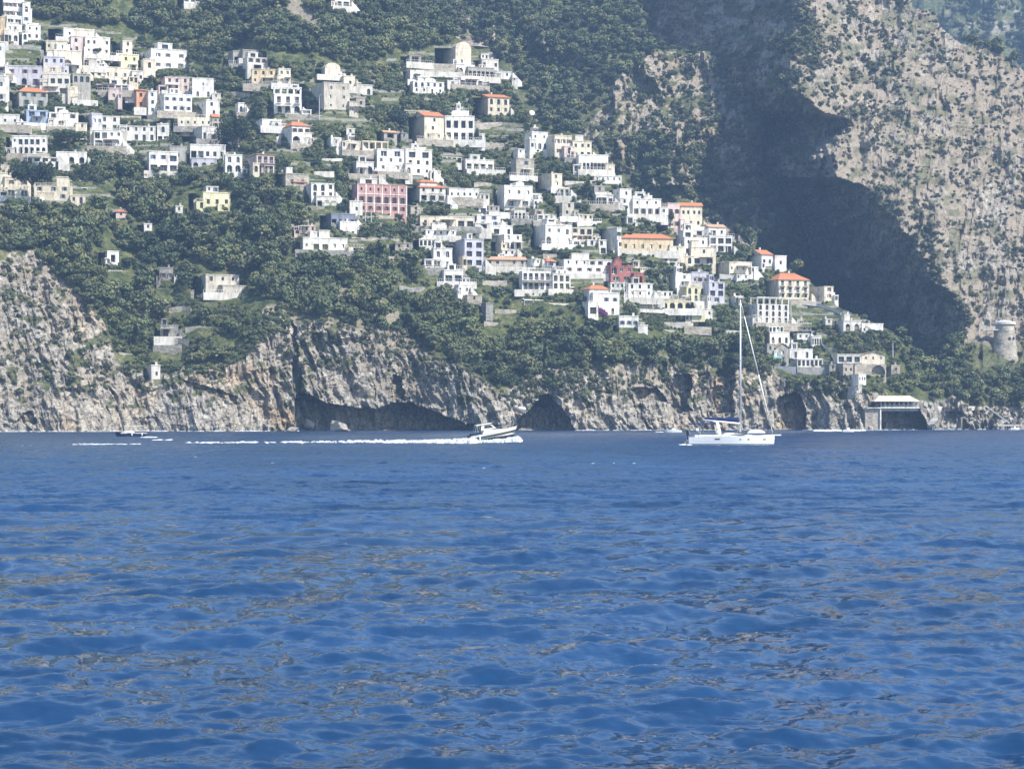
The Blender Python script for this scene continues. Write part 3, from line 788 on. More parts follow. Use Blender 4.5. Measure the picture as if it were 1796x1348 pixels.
# ================================================================ SEA
def build_sea():
    vr = np.concatenate([np.arange(1420, 1050, -1.45), np.arange(1050, 900, -1.1), np.arange(900, 736, -0.75), [735.5, 735, 734.5, 734, 733.6]])
    D = CH * F / (vr - HZ)
    u = np.concatenate([np.arange(-2600, -160, 60), np.arange(-160, 1960, 3.1), np.arange(1960, 4400, 60)])
    X = (u[None, :] - CU) / F * D[:, None]; Y = np.repeat(D[:, None], len(u), 1); Z = np.zeros_like(X)
    sp = np.abs(np.gradient(D))[:, None]
    r = np.random.default_rng(3)
    for i in range(84):
        f_ = i / 83; lam = 0.34 * (11.0 / 0.34) ** (f_ ** 1.25)
        th = R(90) + r.normal(0, 0.80 if lam < 2 else 0.5) + 0.3
        k = 2 * math.pi / lam
        slope = 0.058 if lam < 1.6 else 0.058 * (lam / 1.6) ** -0.5
        amp = slope / k
        att = np.exp(-(sp * 1.55 / lam) ** 4)
        ph = r.random() * 6.28
        wv = k * (math.cos(th) * X + math.sin(th) * Y) + ph
        # crests come in short groups
        env = 0.55 + 0.75 * np.sin(X * k * r.uniform(0.10, 0.22) + Y * k * r.uniform(-0.12, 0.12) + r.random() * 6.28) * np.sin(Y * k * r.uniform(0.08, 0.18) + r.random() * 6.28)
        wv = wv + 0.8 * np.sin(X * k * 0.21 + r.random() * 6.28)
        Z = Z + amp * att * env * (np.sin(wv) + 0.25 * np.cos(2 * wv))
    me = grid_mesh('sea', X, Y, Z, smooth=True)
    m, n, b = nt('sea_water')
    b.inputs['IOR'].default_value = 1.333
    b.inputs['Roughness'].default_value = 0.06
    pat = noise_tex(n, 0.05, 5, 0.7, scl=(0.6, 0.8, 1))
    n.links.new(ramp(n, pat.outputs[0], [(0.38, (0.005, 0.024, 0.066)), (0.62, (0.010, 0.039, 0.104))]), b.inputs['Base Color'])
    geo = n.nodes.new('ShaderNodeNewGeometry')
    def slopes(scale, det, k, scl):
        t = noise_tex(n, scale, det, 0.62, scl=scl)
        s = N(n, 'ShaderNodeVectorMath', operation='SUBTRACT'); n.links.new(t.outputs['Color'], s.inputs[0]); s.inputs[1].default_value = (0.5, 0.5, 0.5)
        q = N(n, 'ShaderNodeVectorMath', operation='MULTIPLY'); n.links.new(s.outputs[0], q.inputs[0]); q.inputs[1].default_value = (k, k, 0)
        return q.outputs[0]
    parts = [slopes(11.0, 2, 0.30, (0.6, 1.0, 1)), slopes(4.0, 3, 0.40, (0.6, 1.0, 1)), slopes(1.25, 3, 0.50, (0.7, 1.0, 1)), slopes(1.1, 3, 0.46, (1.0, 0.28, 1)), slopes(0.42, 4, 0.48, (1.0, 0.13, 1)), slopes(0.10, 3, 0.22, (1.2, 0.5, 1))]
    acc = parts[0]
    for p in parts[1:]:
        a = N(n, 'ShaderNodeVectorMath', operation='ADD'); n.links.new(acc, a.inputs[0]); n.links.new(p, a.inputs[1]); acc = a.outputs[0]
    # far off, only the wave faces that lean to the open sea are seen: the others hide behind crests
    sx = n.nodes.new('ShaderNodeSeparateXYZ'); n.links.new(acc, sx.inputs[0])
    px = n.nodes.new('ShaderNodeSeparateXYZ'); n.links.new(geo.outputs['Position'], px.inputs[0])
    far = N(n, 'ShaderNodeMapRange'); n.links.new(px.outputs[1], far.inputs[0]); far.inputs[1].default_value = 34; far.inputs[2].default_value = 130
    ab = N(n, 'ShaderNodeMath', operation='ABSOLUTE'); n.links.new(sx.outputs[1], ab.inputs[0])
    ng = N(n, 'ShaderNodeMath', operation='MULTIPLY_ADD'); n.links.new(ab.outputs[0], ng.inputs[0]); ng.inputs[1].default_value = -1.4; ng.inputs[2].default_value = -0.09
    mx = N(n, 'ShaderNodeMix', data_type='FLOAT'); n.links.new(far.outputs[0], mx.inputs[0]); n.links.new(sx.outputs[1], mx.inputs[2]); n.links.new(ng.outputs[0], mx.inputs[3])
    cb = n.nodes.new('ShaderNodeCombineXYZ'); n.links.new(sx.outputs[0], cb.inputs[0]); n.links.new(mx.outputs[0], cb.inputs[1])
    a = N(n, 'ShaderNodeVectorMath', operation='ADD'); n.links.new(geo.outputs['Normal'], a.inputs[0]); n.links.new(cb.outputs[0], a.inputs[1]); acc = a.outputs[0]
    nm = N(n, 'ShaderNodeVectorMath', operation='NORMALIZE'); n.links.new(acc, nm.inputs[0])
    n.links.new(nm.outputs[0], b.inputs['Normal'])
    me.materials.append(m)
    return tag(link('sea', me), kind='structure')
build_sea()
# ================================================================ HOUSES
_unit = {}
def pane_mesh(kind):
    """window or door of one metre by one metre, scaled to its opening: frame, mullion, glass, and shutters folded open for some"""
    if kind in _unit: return _unit[kind]
    b = MB()
    fr = {'n': M_FRW, 'd': M_FRB, 'g': M_FRG, 'l': M_FRL}[kind[-1]]
    e = 0.08
    b.quad((0, 0, 0), (1, 0, 0), (1, 0, 1), (0, 0, 1))
    b.mi = 1
    b.box(0, e, -0.05, -0.003, 0, 1); b.box(1 - e, 1, -0.05, -0.003, 0, 1)
    b.box(e, 1 - e, -0.05, -0.003, 0, e); b.box(e, 1 - e, -0.05, -0.003, 1 - e, 1)
    b.box(0.47, 0.53, -0.045, -0.003, e, 1 - e)
    if kind[0] == 's':      # closed louvred shutter on one half
        b.box(e, 0.46, -0.06, -0.046, e, 1 - e)
    _unit[kind] = b.mesh('window_' + kind, [M_GLASS, fr])
    return _unit[kind]

def shutter_mesh(m):
    k = 'shutter' + m.name
    if k not in _unit:
        b = MB()
        b.box(0, 0.12, -0.05, 0, 0, 1); b.box(0.88, 1, -0.05, 0, 0, 1)
        for i in range(5): b.box(0.12, 0.88, -0.04, 0, i / 5 + 0.02, i / 5 + 0.17)
        _unit[k] = b.mesh('shutter', m)
    return _unit[k]
# opening types: (width m, height m, arched, recess m, sill m above floor, share of the bay at most)
OPEN = {'w': (1.0, 1.4, 0, 0.32, 0.9, 0.6), 's': (0.75, 1.1, 0, 0.3, 1.1, 0.5), 'd': (1.25, 2.3, 0, 0.32, 0.05, 0.6),
        'b': (1.3, 2.3, 0, 0.32, 0.1, 0.62), 'a': (1.9, 2.5, 1, 0.9, 0.05, 0.72), 'A': (4.6, 3.6, 1, 1.9, 0.05, 0.86),
        'e': (1.2, 2.2, 1, 0.4, 0.3, 0.6), 'g': (2.3, 2.0, 0, 0.5, 0.2, 0.74), 'o': (2.8, 2.2, 0, 2.2, 0.1, 0.76), 'k': (1.5, 2.4, 0, 1.2, 0.1, 0.66)}

def block(root, p0, ang, Wm, Hm, Dp, win, roof, mat, rnd, side_win=True, base=3.0):
    """one volume of a building. p0: local origin of the front left bottom corner"""
    px, py, pz = p0
    b = MB()
    b.v = []
    rows = [r for r in win.split('/') if r] if win and win != '-' else []
    holes = []
    vary = rnd.uniform(0.82, 1.08)
    nr = max(1, len(rows)); fh = Hm / nr
    for k, r in enumerate(rows):
        if r == '-': continue
        groups = []
        num = ''
        for ch in r:
            if ch.isdigit(): num += ch
            else:
                groups += [ch] * int(num or 1); num = ''
        n = len(groups); bay = Wm / n
        zb = Hm - (k + 1) * fh
        for i, ch in enumerate(groups):
            if ch == '-' or ch == 'x': continue
            ow, oh, ar, rec, sill, share = OPEN[ch]
            ow = min(ow * (1.0 if fh < 4.2 else 1.15), bay * share); oh = min(oh * (1.0 if fh < 4.2 else 1.2), fh * 0.86)
            if ow < 0.3 or oh < 0.4: continue
            ow *= vary; oh *= 0.5 + 0.5 * vary
            cx_off = rnd.uniform(-0.12, 0.12) * (bay - ow) if ch in 'ws' else 0
            sl = min(sill, fh - oh - fh * 0.1); sl = max(sl, 0.03)
            cx = (i + 0.5) * bay + cx_off
            holes.append((cx - ow / 2, cx + ow / 2, zb + sl, zb + sl + oh, ch, ar, rec))
    # front wall: grid cells between openings
    xs = sorted(set([0, Wm] + [h[0] for h in holes] + [h[1] for h in holes]))
    # rows are independent bands, so cut every band on its own
    bands = [(Hm - (k + 1) * fh, Hm - k * fh) for k in range(nr)]
    for z0, z1 in bands:
        hs = [h for h in holes if h[2] >= z0 - 1e-6 and h[3] <= z1 + 1e-6]
        x = 0.0
        for h in sorted(hs):
            b.quad((x, 0, z0), (h[0], 0, z0), (h[0], 0, z1), (x, 0, z1))
            b.quad((h[0], 0, z0), (h[1], 0, z0), (h[1], 0, h[2]), (h[0], 0, h[2]))
            b.quad((h[0], 0, h[3]), (h[1], 0, h[3]), (h[1], 0, z1), (h[0], 0, z1))
            x = h[1]
        b.quad((x, 0, z0), (Wm, 0, z0), (Wm, 0, z1), (x, 0, z1))
    for x0, x1, z0, z1, ch, ar, rec in holes:
        b.quad((x0, 0, z0), (x1, 0, z0), (x1, rec, z0), (x0, rec, z0))
        b.quad((x0, 0, z1), (x0, rec, z1), (x1, rec, z1), (x1, 0, z1))
        b.quad((x0, 0, z0), (x0, rec, z0), (x0, rec, z1), (x0, 0, z1))
        b.quad((x1, 0, z0), (x1, 0, z1), (x1, rec, z1), (x1, rec, z0))
        if rec > 0.6:
            b.quad((x0, rec, z0), (x1, rec, z0), (x1, rec, z1), (x0, rec, z1))
        if ar:
            r = min((x1 - x0) / 2, (z1 - z0) * 0.8); cx = (x0 + x1) / 2; a = (x1 - x0) / 2
            pts = [(cx - a * math.cos(t), z1 - r + r * math.sin(t)) for t in [math.pi / 2 * i / 5 for i in range(6)]]
            for q0, q1 in zip(pts[:-1], pts[1:]):
                b.quad((x0, 0.01, z1), (q0[0], 0.01, q0[1]), (q1[0], 0.01, q1[1]))
                b.quad((x1, 0.01, z1), (2 * cx - q1[0], 0.01, q1[1]), (2 * cx - q0[0], 0.01, q0[1]))
                b.quad((q0[0], 0.01, q0[1]), (q0[0], rec * 0.7, q0[1]), (q1[0], rec * 0.7, q1[1]), (q1[0], 0.01, q1[1]))
                b.quad((2 * cx - q0[0], 0.01, q0[1]), (2 * cx - q1[0], 0.01, q1[1]), (2 * cx - q1[0], rec * 0.7, q1[1]), (2 * cx - q0[0], rec * 0.7, q0[1]))
    # other walls, foundation, flat roof
    b.quad((0, 0, -base), (Wm, 0, -base), (Wm, 0, 0), (0, 0, 0))
    b.quad((Wm, 0, -base), (Wm, Dp, -base), (Wm, Dp, Hm), (Wm, 0, Hm))
    b.quad((0, Dp, -base), (0, 0, -base), (0, 0, Hm), (0, Dp, Hm))
    b.quad((Wm, Dp, -base), (0, Dp, -base), (0, Dp, Hm), (Wm, Dp, Hm))
    b.quad((0, 0, Hm), (Wm, 0, Hm), (Wm, Dp, Hm), (0, Dp, Hm))
    def add(name, mb, mats, parent=root): return mb.build(name, mats, parent, loc=(px, py, pz))
    wall = add('wall', b, mat)
    # panes
    tone = rnd.choice('nndddgl')
    for x0, x1, z0, z1, ch, ar, rec in holes:
        if ch in 'oA' and rnd.random() < 0.75: continue
        o = link('door' if ch in 'dbk' else 'window', pane_mesh(('s' if ch in 'wb' and rnd.random() < 0.3 else 'p') + tone), root, (px + x0 + 0.012, py + rec - 0.03, pz + z0 + 0.012))
        o.scale = (x1 - x0 - 0.024, 1, z1 - z0 - 0.024)
    # shutters folded back on the wall
    if rnd.random() < 0.3:
        sm = {'n': M_FRB, 'd': M_FRB, 'g': M_FRG, 'l': M_FRL}[tone]
        for x0, x1, z0, z1, ch, ar, rec in holes:
            if ch in 'wdb' and (x1 - x0) < 1.6:
                for xs_ in (x0 - 0.42, x1 + 0.02):
                    o = link('shutter', shutter_mesh(sm), root, (px + xs_, py - 0.004, pz + z0)); o.scale = (0.4, 1, z1 - z0)
    # balconies
    for x0, x1, z0, z1, ch, ar, rec in holes:
        if ch == 'b':
            q = MB(); m = 0.45
            q.box(x0 - m, x1 + m, -1.0, -0.004, z0 - 0.16, z0 - 0.01)
            bal = add('balcony', q, mat); q = MB()
            q.box(x0 - m, x1 + m, -1.0, -0.95, z0 + 0.88, z0 + 0.95)
            k = int((x1 - x0 + 2 * m) / 0.22)
            for i in range(k + 1):
                xx = x0 - m + (x1 - x0 + 2 * m - 0.04) * i / k
                q.box(xx, xx + 0.035, -0.99, -0.96, z0 - 0.01, z0 + 0.88)
            q.build('railing', M_RAIL, bal)
    # a window or two on the shaded side
    if side_win and Dp > 5 and Hm > 3.5:
        for k in range(nr):
            if rnd.random() < 0.6:
                o = link('window', pane_mesh('pn'), root, (px - 0.02, py + Dp * rnd.uniform(0.25, 0.45), pz + Hm - (k + 1) * fh + fh * 0.35))
                o.rotation_euler = (0, 0, R(-90)); o.scale = (0.9, 1, 1.2)
    # roofs
    rk = roof[0] if roof else 'f'
    rp = float(roof[1:]) if len(roof) > 1 and roof[1:].replace('.', '').isdigit() else None
    e = 0.35
    if rk == 'f':
        q = MB(); t = 0.22; hgt = 0.28
        q.box(-0.12, Wm + 0.12, -0.12, -0.005, Hm - 0.02, Hm + hgt)
        q.box(-0.12, -0.005, -0.005, Dp, Hm - 0.02, Hm + hgt); q.box(Wm + 0.005, Wm + 0.12, -0.005, Dp, Hm - 0.02, Hm + hgt)
        q.box(-0.12, Wm + 0.12, Dp + 0.005, Dp + 0.12, Hm - 0.02, Hm + hgt)
        cor = add('cornice', q, mat)
        if rnd.random() < 0.45:
            q = MB(); cx = rnd.uniform(0.15, 0.8) * Wm; cy = Dp * 0.4
            q.box(cx, cx + 0.6, cy, cy + 0.6, Hm + 0.003, Hm + 1.2); q.box(cx - 0.1, cx + 0.7, cy - 0.1, cy + 0.7, Hm + 1.2, Hm + 1.32)
            q.build('chimney', mat, cor)
    elif rk == 'p':       # railing round a roof terrace
        q = MB()
        q.box(-0.1, Wm + 0.1, -0.1, 0.05, Hm + 0.9, Hm + 1.02); q.box(-0.1, 0.05, 0.05, Dp, Hm + 0.9, Hm + 1.02); q.box(Wm - 0.05, Wm + 0.1, 0.05, Dp, Hm + 0.9, Hm + 1.02)
        k = max(2, int(Wm / 0.5))
        for i in range(k + 1):
            xx = (Wm - 0.1) * i / k; q.box(xx, xx + 0.1, -0.06, 0.02, Hm + 0.003, Hm + 0.9)
        k = max(2, int(Dp / 0.7))
        for i in range(1, k + 1):
            yy = Dp * i / k; q.box(-0.06, 0.02, yy - 0.1, yy, Hm + 0.003, Hm + 0.9)
        add('railing', q, mat)
    elif rk == 'l':       # pergola / loggia frame on the roof
        q = MB(); h2 = rp or 2.4; k = max(2, int(Wm / 2.4))
        for i in range(k + 1):
            xx = (Wm - 0.3) * i / k
            q.box(xx, xx + 0.3, 0.05, 0.35, Hm + 0.003, Hm + h2); q.box(xx, xx + 0.3, Dp * 0.6, Dp * 0.6 + 0.3, Hm + 0.003, Hm + h2)
        q.box(-0.1, Wm + 0.1, 0.0, 0.4, Hm + h2 + 0.003, Hm + h2 + 0.3); q.box(-0.1, Wm + 0.1, Dp * 0.6 - 0.05, Dp * 0.6 + 0.35, Hm + h2 + 0.003, Hm + h2 + 0.3)
        for i in range(k * 2 + 1):
            xx = (Wm - 0.2) * i / (k * 2); q.box(xx, xx + 0.14, 0.4, Dp * 0.6 - 0.05, Hm + h2 + 0.06, Hm + h2 + 0.2)
        add('pergola', q, mat)
    elif rk in 'htgy':
        rise = (rp or 1.8); tm = M_TILE if rk in 'hg' else M_TILE2
        hip = rk in 'ht'
        q = MB()
        x0, x1, y0, y1 = -e, Wm + e, -e, Dp + e
        yr = Dp / 2; ins = min(Wm * 0.3, Dp / 2) if hip else 0
        A = (x0, y0, Hm); Bc = (x1, y0, Hm); Cc = (x1, y1, Hm); Dd = (x0, y1, Hm)
        E1 = (x0 + (ins if hip else 0), yr, Hm + rise); E2 = (x1 - (ins if hip else 0), yr, Hm + rise)
        n = max(6, int(Wm / 0.45))           # rows of cover tiles down the front slope
        for i in range(n):
            a = i / n; c = (i + 1) / n
            lo0 = x0 + (x1 - x0) * a; lo1 = x0 + (x1 - x0) * c; up0 = E1[0] + (E2[0] - E1[0]) * a; up1 = E1[0] + (E2[0] - E1[0]) * c
            lm = (lo0 + lo1) / 2; um = (up0 + up1) / 2; d = 0.07
            q.quad((lo0, y0, Hm), (lm, y0, Hm + d), (um, yr, Hm + rise + d), (up0, yr, Hm + rise))
            q.quad((lm, y0, Hm + d), (lo1, y0, Hm), (up1, yr, Hm + rise), (um, yr, Hm + rise + d))
        q.quad(E1, E2, Cc, Dd)
        if hip:
            q.quad(A, E1, Dd); q.quad(Bc, Cc, E2)
        q.quad((x0, y0, Hm - 0.12), (x1, y0, Hm - 0.12), (x1, y0, Hm), (x0, y0, Hm)); q.quad((x0, y0, Hm - 0.12), (x0, y1, Hm - 0.12), (x1, y1, Hm - 0.12), (x1, y0, Hm - 0.12))
        q.quad((x0, y1, Hm - 0.12), (x0, y0, Hm - 0.12), (x0, y0, Hm), (x0, y1, Hm))
        rf = add('roof', q, tm)
        if not hip:
            g = MB()
            for xx in (0.002, Wm - 0.002): g.quad((xx, 0, Hm), (xx, Dp, Hm), (xx, yr, Hm + rise - 0.05))
            add('gable', g, mat)
        if rnd.random() < 0.6:
            c = MB(); cx = Wm * rnd.uniform(0.3, 0.7); c.box(cx, cx + 0.6, Dp * 0.55, Dp * 0.55 + 0.6, Hm + rise * 0.5, Hm + rise + 0.9)
            c.build('chimney', PL['V'], rf)
    elif rk == 'q':       # pediment: gable that faces the sea
        rise = rp or 1.8; q = MB(); cx = Wm / 2
        q.quad((-e, -e, Hm), (cx, -e, Hm + rise + 0.1), (cx, Dp, Hm + rise + 0.1), (-e, Dp, Hm)); q.quad((cx, -e, Hm + rise + 0.1), (Wm + e, -e, Hm), (Wm + e, Dp, Hm), (cx, Dp, Hm + rise + 0.1))
        add('roof', q, M_TILE2)
        g = MB(); g.quad((0, 0, Hm), (Wm, 0, Hm), (cx, 0, Hm + rise)); add('gable', g, mat)
    elif rk in 'vD':      # plastered vault or dome
        rise = rp or 1.5; q = MB(); n = 10
        if rk == 'v':
            prof = [(Wm / 2 - Wm / 2 * math.cos(math.pi * i / n), rise * math.sin(math.pi * i / n)) for i in range(n + 1)]
            for (a, c), (d, f) in zip(prof[:-1], prof[1:]):
                q.quad((a, -0.05, Hm + c), (d, -0.05, Hm + f), (d, Dp, Hm + f), (a, Dp, Hm + c))
                q.quad((a, -0.05, Hm), (d, -0.05, Hm), (d, -0.05, Hm + f), (a, -0.05, Hm + c))
        else:
            rr = min(Wm, Dp) * 0.42; cx, cy = Wm / 2, Dp / 2
            for i in range(12):
                for j in range(5):
                    t0, t1 = 2 * math.pi * i / 12, 2 * math.pi * (i + 1) / 12; s0, s1 = math.pi / 2 * j / 5, math.pi / 2 * (j + 1) / 5
                    P = lambda t, s: (cx + rr * math.cos(t) * math.cos(s), cy + rr * math.sin(t) * math.cos(s), Hm + rise * math.sin(s))
                    q.quad(P(t0, s0), P(t1, s0), P(t1, s1), P(t0, s1))
        q.build('vault' if rk == 'v' else 'dome', mat, root, True, (px, py, pz))
    return wall

RECTS = []     # photo rectangles that buildings fill, so that no tree is planted in front of them
NHOUSE = [0]
def house(h):
    f = h['f']; label, name, blocks = f[0], f[1], f[2].split(';')
    rnd = h['rnd']; root_th = h['th']; ref = h['ref']; v0 = h['v0']; D = h['D']
    root = empty(name, ref, root_th, label, name.replace('_', ' '))
    for bi, bt in enumerate(blocks):
        t = bt.split()
        x0, x1, yt, yb, s = map(float, t[:5])
        win, roof, col = t[5], t[6], t[7]
        mpp = D / F
        Wm = (x1 - x0) * (1 - s) * mpp / math.cos(root_th)
        Dp = max(5.0, min((x1 - x0) * s * mpp / max(math.sin(root_th), 0.12), 14.0)) if s > 0.02 else 6.5
        Hm = (yb - yt) * mpp
        if bi == 0: p = (0, 0, 0)
        else:
            # corner of this block in the plane of the first front
            uc = x0 + (x1 - x0) * s
            k = (uc - CU) / F
            # intersect the sight line with the front plane of the first block
            nx, ny = -math.sin(root_th), math.cos(root_th)
            dd = (ref[0] * nx + ref[1] * ny) / (k * nx + ny)
            wx, wy = k * dd, dd
            wz = CH + (HZ - yb) / F * dd
            dx, dy = wx - ref[0], wy - ref[1]
            c, sn = math.cos(root_th), math.sin(root_th)
            off = 0.0
            if yb < v0 - 6: off = 1.2 + 0.02 * (v0 - yb)          # an upper storey steps back
            elif yb > v0 + 6: off = -2.0
            else: off = -0.15 * bi if bi % 2 else 0.3 * bi
            p = (dx * c + dy * sn, -dx * sn + dy * c + off, wz - ref[2])
        block(root, p, root_th, max(Wm, 1.0), max(Hm, 0.6), Dp, win, roof, PL[col], rnd, base=3.5 if bi == 0 else 2.5)
        RECTS.append((x0, x1, yt - 3, yb))
        if bi == 0: main = (max(Wm, 1.0), Hm, Dp, PL[col], col, x0, x1, yb)
    Wm, Hm, Dp, mat, col, x0, x1, yb = main
    small = name in ('hut', 'shed', 'pergola', 'undercroft', 'garage', 'storehouse', 'tower', 'cafe', 'outbuilding')
    wallm = rnd.choice([PL['S'], PL['G'], PL['V'], PL['V'], PL['V'], PL['S']]) if rnd.random() < 0.88 else PL['W']
    if name == 'palace':
        nb = 6
        for i in range(nb + 1):
            xx = Wm * i / nb; q = MB(); q.box(xx - 0.16, xx + 0.16, -0.1, -0.004, -1.0, Hm); q.build('pilaster', PL['W'], root)
        for zz in (Hm / 3, Hm * 2 / 3):
            q = MB(); q.box(-0.2, Wm + 0.2, -0.14, -0.006, zz - 0.14, zz + 0.1); q.build('string_course', PL['W'], root)
    if not small and rnd.random() < 0.72 and yb < 620:      # low wing at one end
        w2 = Wm * rnd.uniform(0.22, 0.42); h2 = min(Hm * rnd.uniform(0.3, 0.62), 4.2)
        xx = Wm - w2 * rnd.uniform(0.0, 0.3) if rnd.random() < 0.65 else -w2 * 0.75
        block(root, (xx, -rnd.uniform(0.8, 2.2), -rnd.uniform(0, 1.2)), root_th, w2, h2, 5.0, rnd.choice(['w', '2s', 'g', 'e', 'o', 'wd', 's']), rnd.choice(['f', 'f', 'p', 'f']), mat if name != 'palace' and rnd.random() < 0.4 else rnd.choice([PL['W'], PL['V'], PL['V'], PL['C']]), rnd, side_win=False, base=3.5)
        RECTS.append((x0 - 4, x1 + 6, yb - 14, yb + 2))
    if not small and rnd.random() < 0.5 and yb < 600:                     # terrace held up by a wall in front
        e0, e1 = rnd.uniform(0.5, 4), rnd.uniform(0.5, 4.5); hh = rnd.uniform(0.8, 1.7); d2 = rnd.uniform(2.0, 3.2)
        q = MB(); q.box(-e0, Wm + e1, -d2, -d2 + 0.5, -hh - 1.3, -0.05); q.box(-e0, Wm + e1, -d2 + 0.503, 0.3, -1.2, -0.25)
        tw = q.build('terrace', wallm, root)
        if rnd.random() < 0.6:
            q = MB(); n = max(3, int((Wm + e0 + e1) / 0.8))
            for i in range(n + 1): xx = -e0 + (Wm + e1 + e0 - 0.08) * i / n; q.box(xx, xx + 0.08, -d2 + 0.1, -d2 + 0.18, -0.047, 0.8)
            q.box(-e0, Wm + e1, -d2 + 0.08, -d2 + 0.2, 0.803, 0.88); q.build('railing', rnd.choice([M_RAIL, PL['W'], PL['W']]), tw)
        RECTS.append((x0, x1, yb - 2, yb + 4))
    if not small and rnd.random() < 0.4 and main[0] > 5:    # a set-back room on the roof
        w3 = Wm * rnd.uniform(0.25, 0.5); roofed = any(k in f[2].split(';')[0].split()[6] for k in 'htgyvl')
        if not roofed: block(root, (rnd.uniform(0.1, 0.5) * (Wm - w3), 2.2, Hm + 0.003), root_th, w3, rnd.uniform(2.0, 2.7), Dp * 0.45, rnd.choice(['w', 'd', 'sw', 'g', '-']), 'f', rnd.choice([mat, PL['W'], PL['V']]), rnd, side_win=False, base=0.0)
    if not small and rnd.random() < 0.35 and yb < 600:      # outside stair
        q = MB(); n = 9; sgn = 1; x_ = Wm + 0.3
        for i in range(n): q.box(x_ + i * 0.42, x_ + (i + 1) * 0.42 - 0.002, -1.3, 0.0, -3.2, 2.2 - i * 0.42)
        q.build('outside_stair', rnd.choice([PL['W'], PL['V'], mat]), root)
    if not small and rnd.random() < 0.4:                    # pergola or shade over the terrace
        q = MB(); xa = Wm * rnd.uniform(0.0, 0.5); xb = xa + min(Wm * 0.5, 5); z1 = 2.3
        for xx in (xa, xb - 0.12):
            q.box(xx, xx + 0.12, -2.0, -1.88, -0.25, z1)
        q.box(xa - 0.2, xb + 0.2, -2.15, -1.95, z1 + 0.003, z1 + 0.15)
        for i in range(7): xx = xa + (xb - xa - 0.1) * i / 6; q.box(xx, xx + 0.1, -1.94, -0.01, z1 + 0.04, z1 + 0.14)
        pg = q.build('pergola', M_WOODP if rnd.random() < 0.5 else PL['W'], root)
        if rnd.random() < 0.5:
            q = MB(); q.box(xa - 0.1, xb + 0.1, -2.1, -0.05, z1 + 0.153, z1 + 0.19); q.build('shade_cloth', M_CANVAS, pg)
    return root
PL['E'] = mat_plaster('beige_plaster', (0.50, 0.465, 0.39), 0.5)
for h in HS: house(h)
# ================================================================ OTHER BUILT THINGS ON THE SHORE
def place(u, v, dy=0.0):
    D = smoothA(u, v) if v > lin(RIDGE, u) and u < 1700 else ground(u, v)[0]
    D += dy
    return W(u, v, D), D / F

def wall_strip(label, pts, h, thick, mat, name='retaining_wall', cat='wall', group=None, toward=0.6, back=None):
    """a wall that follows ground points given by their top line; it reaches down into the slope"""
    b = MB(); P = []
    for u, v in pts:
        D, hill = ground(u, v); 
        if hill == 'A': D = smoothA(u, v)
        P.append(Vector(W(u, v, D - toward)))
    o = P[0].copy()
    Q = [p - o for p in P]
    for a, c in zip(Q[:-1], Q[1:]):
        up = Vector((0, 0, 0)); dn = Vector((0, 0, -h)); bk = Vector((0, thick, 0))
        b.quad(a + dn, c + dn, c, a); b.quad(a, c, c + bk, a + bk); b.quad(c + bk + dn, a + bk + dn, a + bk, c + bk)
    a = Q[0]; dn = Vector((0, 0, -h)); bk = Vector((0, thick, 0)); b.quad(a + dn, a, a + bk, a + bk + dn)
    a = Q[-1]; b.quad(a, a + dn, a + dn + bk, a + bk)
    ob = b.build(name, mat, None, loc=o)
    if name != 'terrace_wall': RECTS.append((pts[0][0] + 1, pts[-1][0] - 1, min(q[1] for q in pts) - 1, max(q[1] for q in pts) + h * 3.6))
    return tag(ob, label, cat, group, 'thing')

M_G, M_S = PL['G'], PL['S']
wall_strip('grey stone garden wall under the columned white house at the upper hamlet', [(738, 122), (800, 124)], 3, 0.8, M_S)
wall_strip('long beige stone wall beneath the sky-blue house at the left', [(0, 222), (60, 221), (126, 222)], 4.5, 1.0, M_S)
wall_strip('grey stone wall with a planted ledge below the ochre house at the left edge', [(8, 78), (40, 80), (76, 88)], 5, 1.0, M_G)
wall_strip('pale stone wall to the right of the tall narrow white house', [(258, 201), (300, 204)], 3.5, 0.8, M_S)
wall_strip('tan terrace wall under the beige mansion', [(500, 199), (560, 202), (640, 206)], 3, 0.8, M_S)
wall_strip('stone road wall above the pale yellow house', [(330, 332), (402, 334)], 1.6, 0.6, M_S)
wall_strip('long stone terrace wall right of the orange gabled house', [(832, 216), (880, 214), (920, 220)], 3.2, 0.8, M_S)
wall_strip('tan retaining wall right of the white wood-edge house', [(617, 416), (660, 417), (700, 419)], 2.6, 0.8, M_S)
wall_strip('rubble wall under the pink palace', [(664, 377), (690, 379)], 3.0, 0.8, M_S)
wall_strip('pale wall of the road right of the lilac white house', [(850, 454), (880, 452), (925, 455)], 1.0, 0.6, M_S)
wall_strip('crumbling beige wall below the square ruined tower', [(849, 563), (874, 566)], 4.5, 0.8, M_S)
wall_strip('beige stone wall right of the square ruined tower', [(868, 542), (906, 543)], 3.8, 0.8, M_S)
wall_strip('rough stone wall across the rocks above the big cliff gardens', [(1200, 571), (1248, 574)], 2.8, 0.8, M_S)
wall_strip('pale broken wall on the rocks above the left cliff slab', [(268, 606), (318, 604)], 6.5, 0.9, M_S)
wall_strip('beige stone wall with a sloping top above the cliff scrub', [(325, 574), (350, 571), (373, 573)], 3.6, 0.9, M_S)
wall_strip('ruined battlement wall right of the fortified house', [(434, 524), (456, 526), (484, 527)], 4.0, 0.9, M_S)
wall_strip('rounded beige buttress wall under the small white tree house', [(190, 473), (212, 474), (234, 478)], 4.6, 1.2, M_S)
wall_strip('square stone platform wall in the left cliff wood', [(274, 505), (306, 507)], 5.0, 1.2, M_G)
wall_strip('low stone wall with steps beside the left watch hut', [(208, 617), (232, 621)], 3.0, 0.7, M_S)
wall_strip('grey sea wall below the terrace cafe', [(1398, 643), (1448, 644)], 3.9, 1.4, PL['H'])
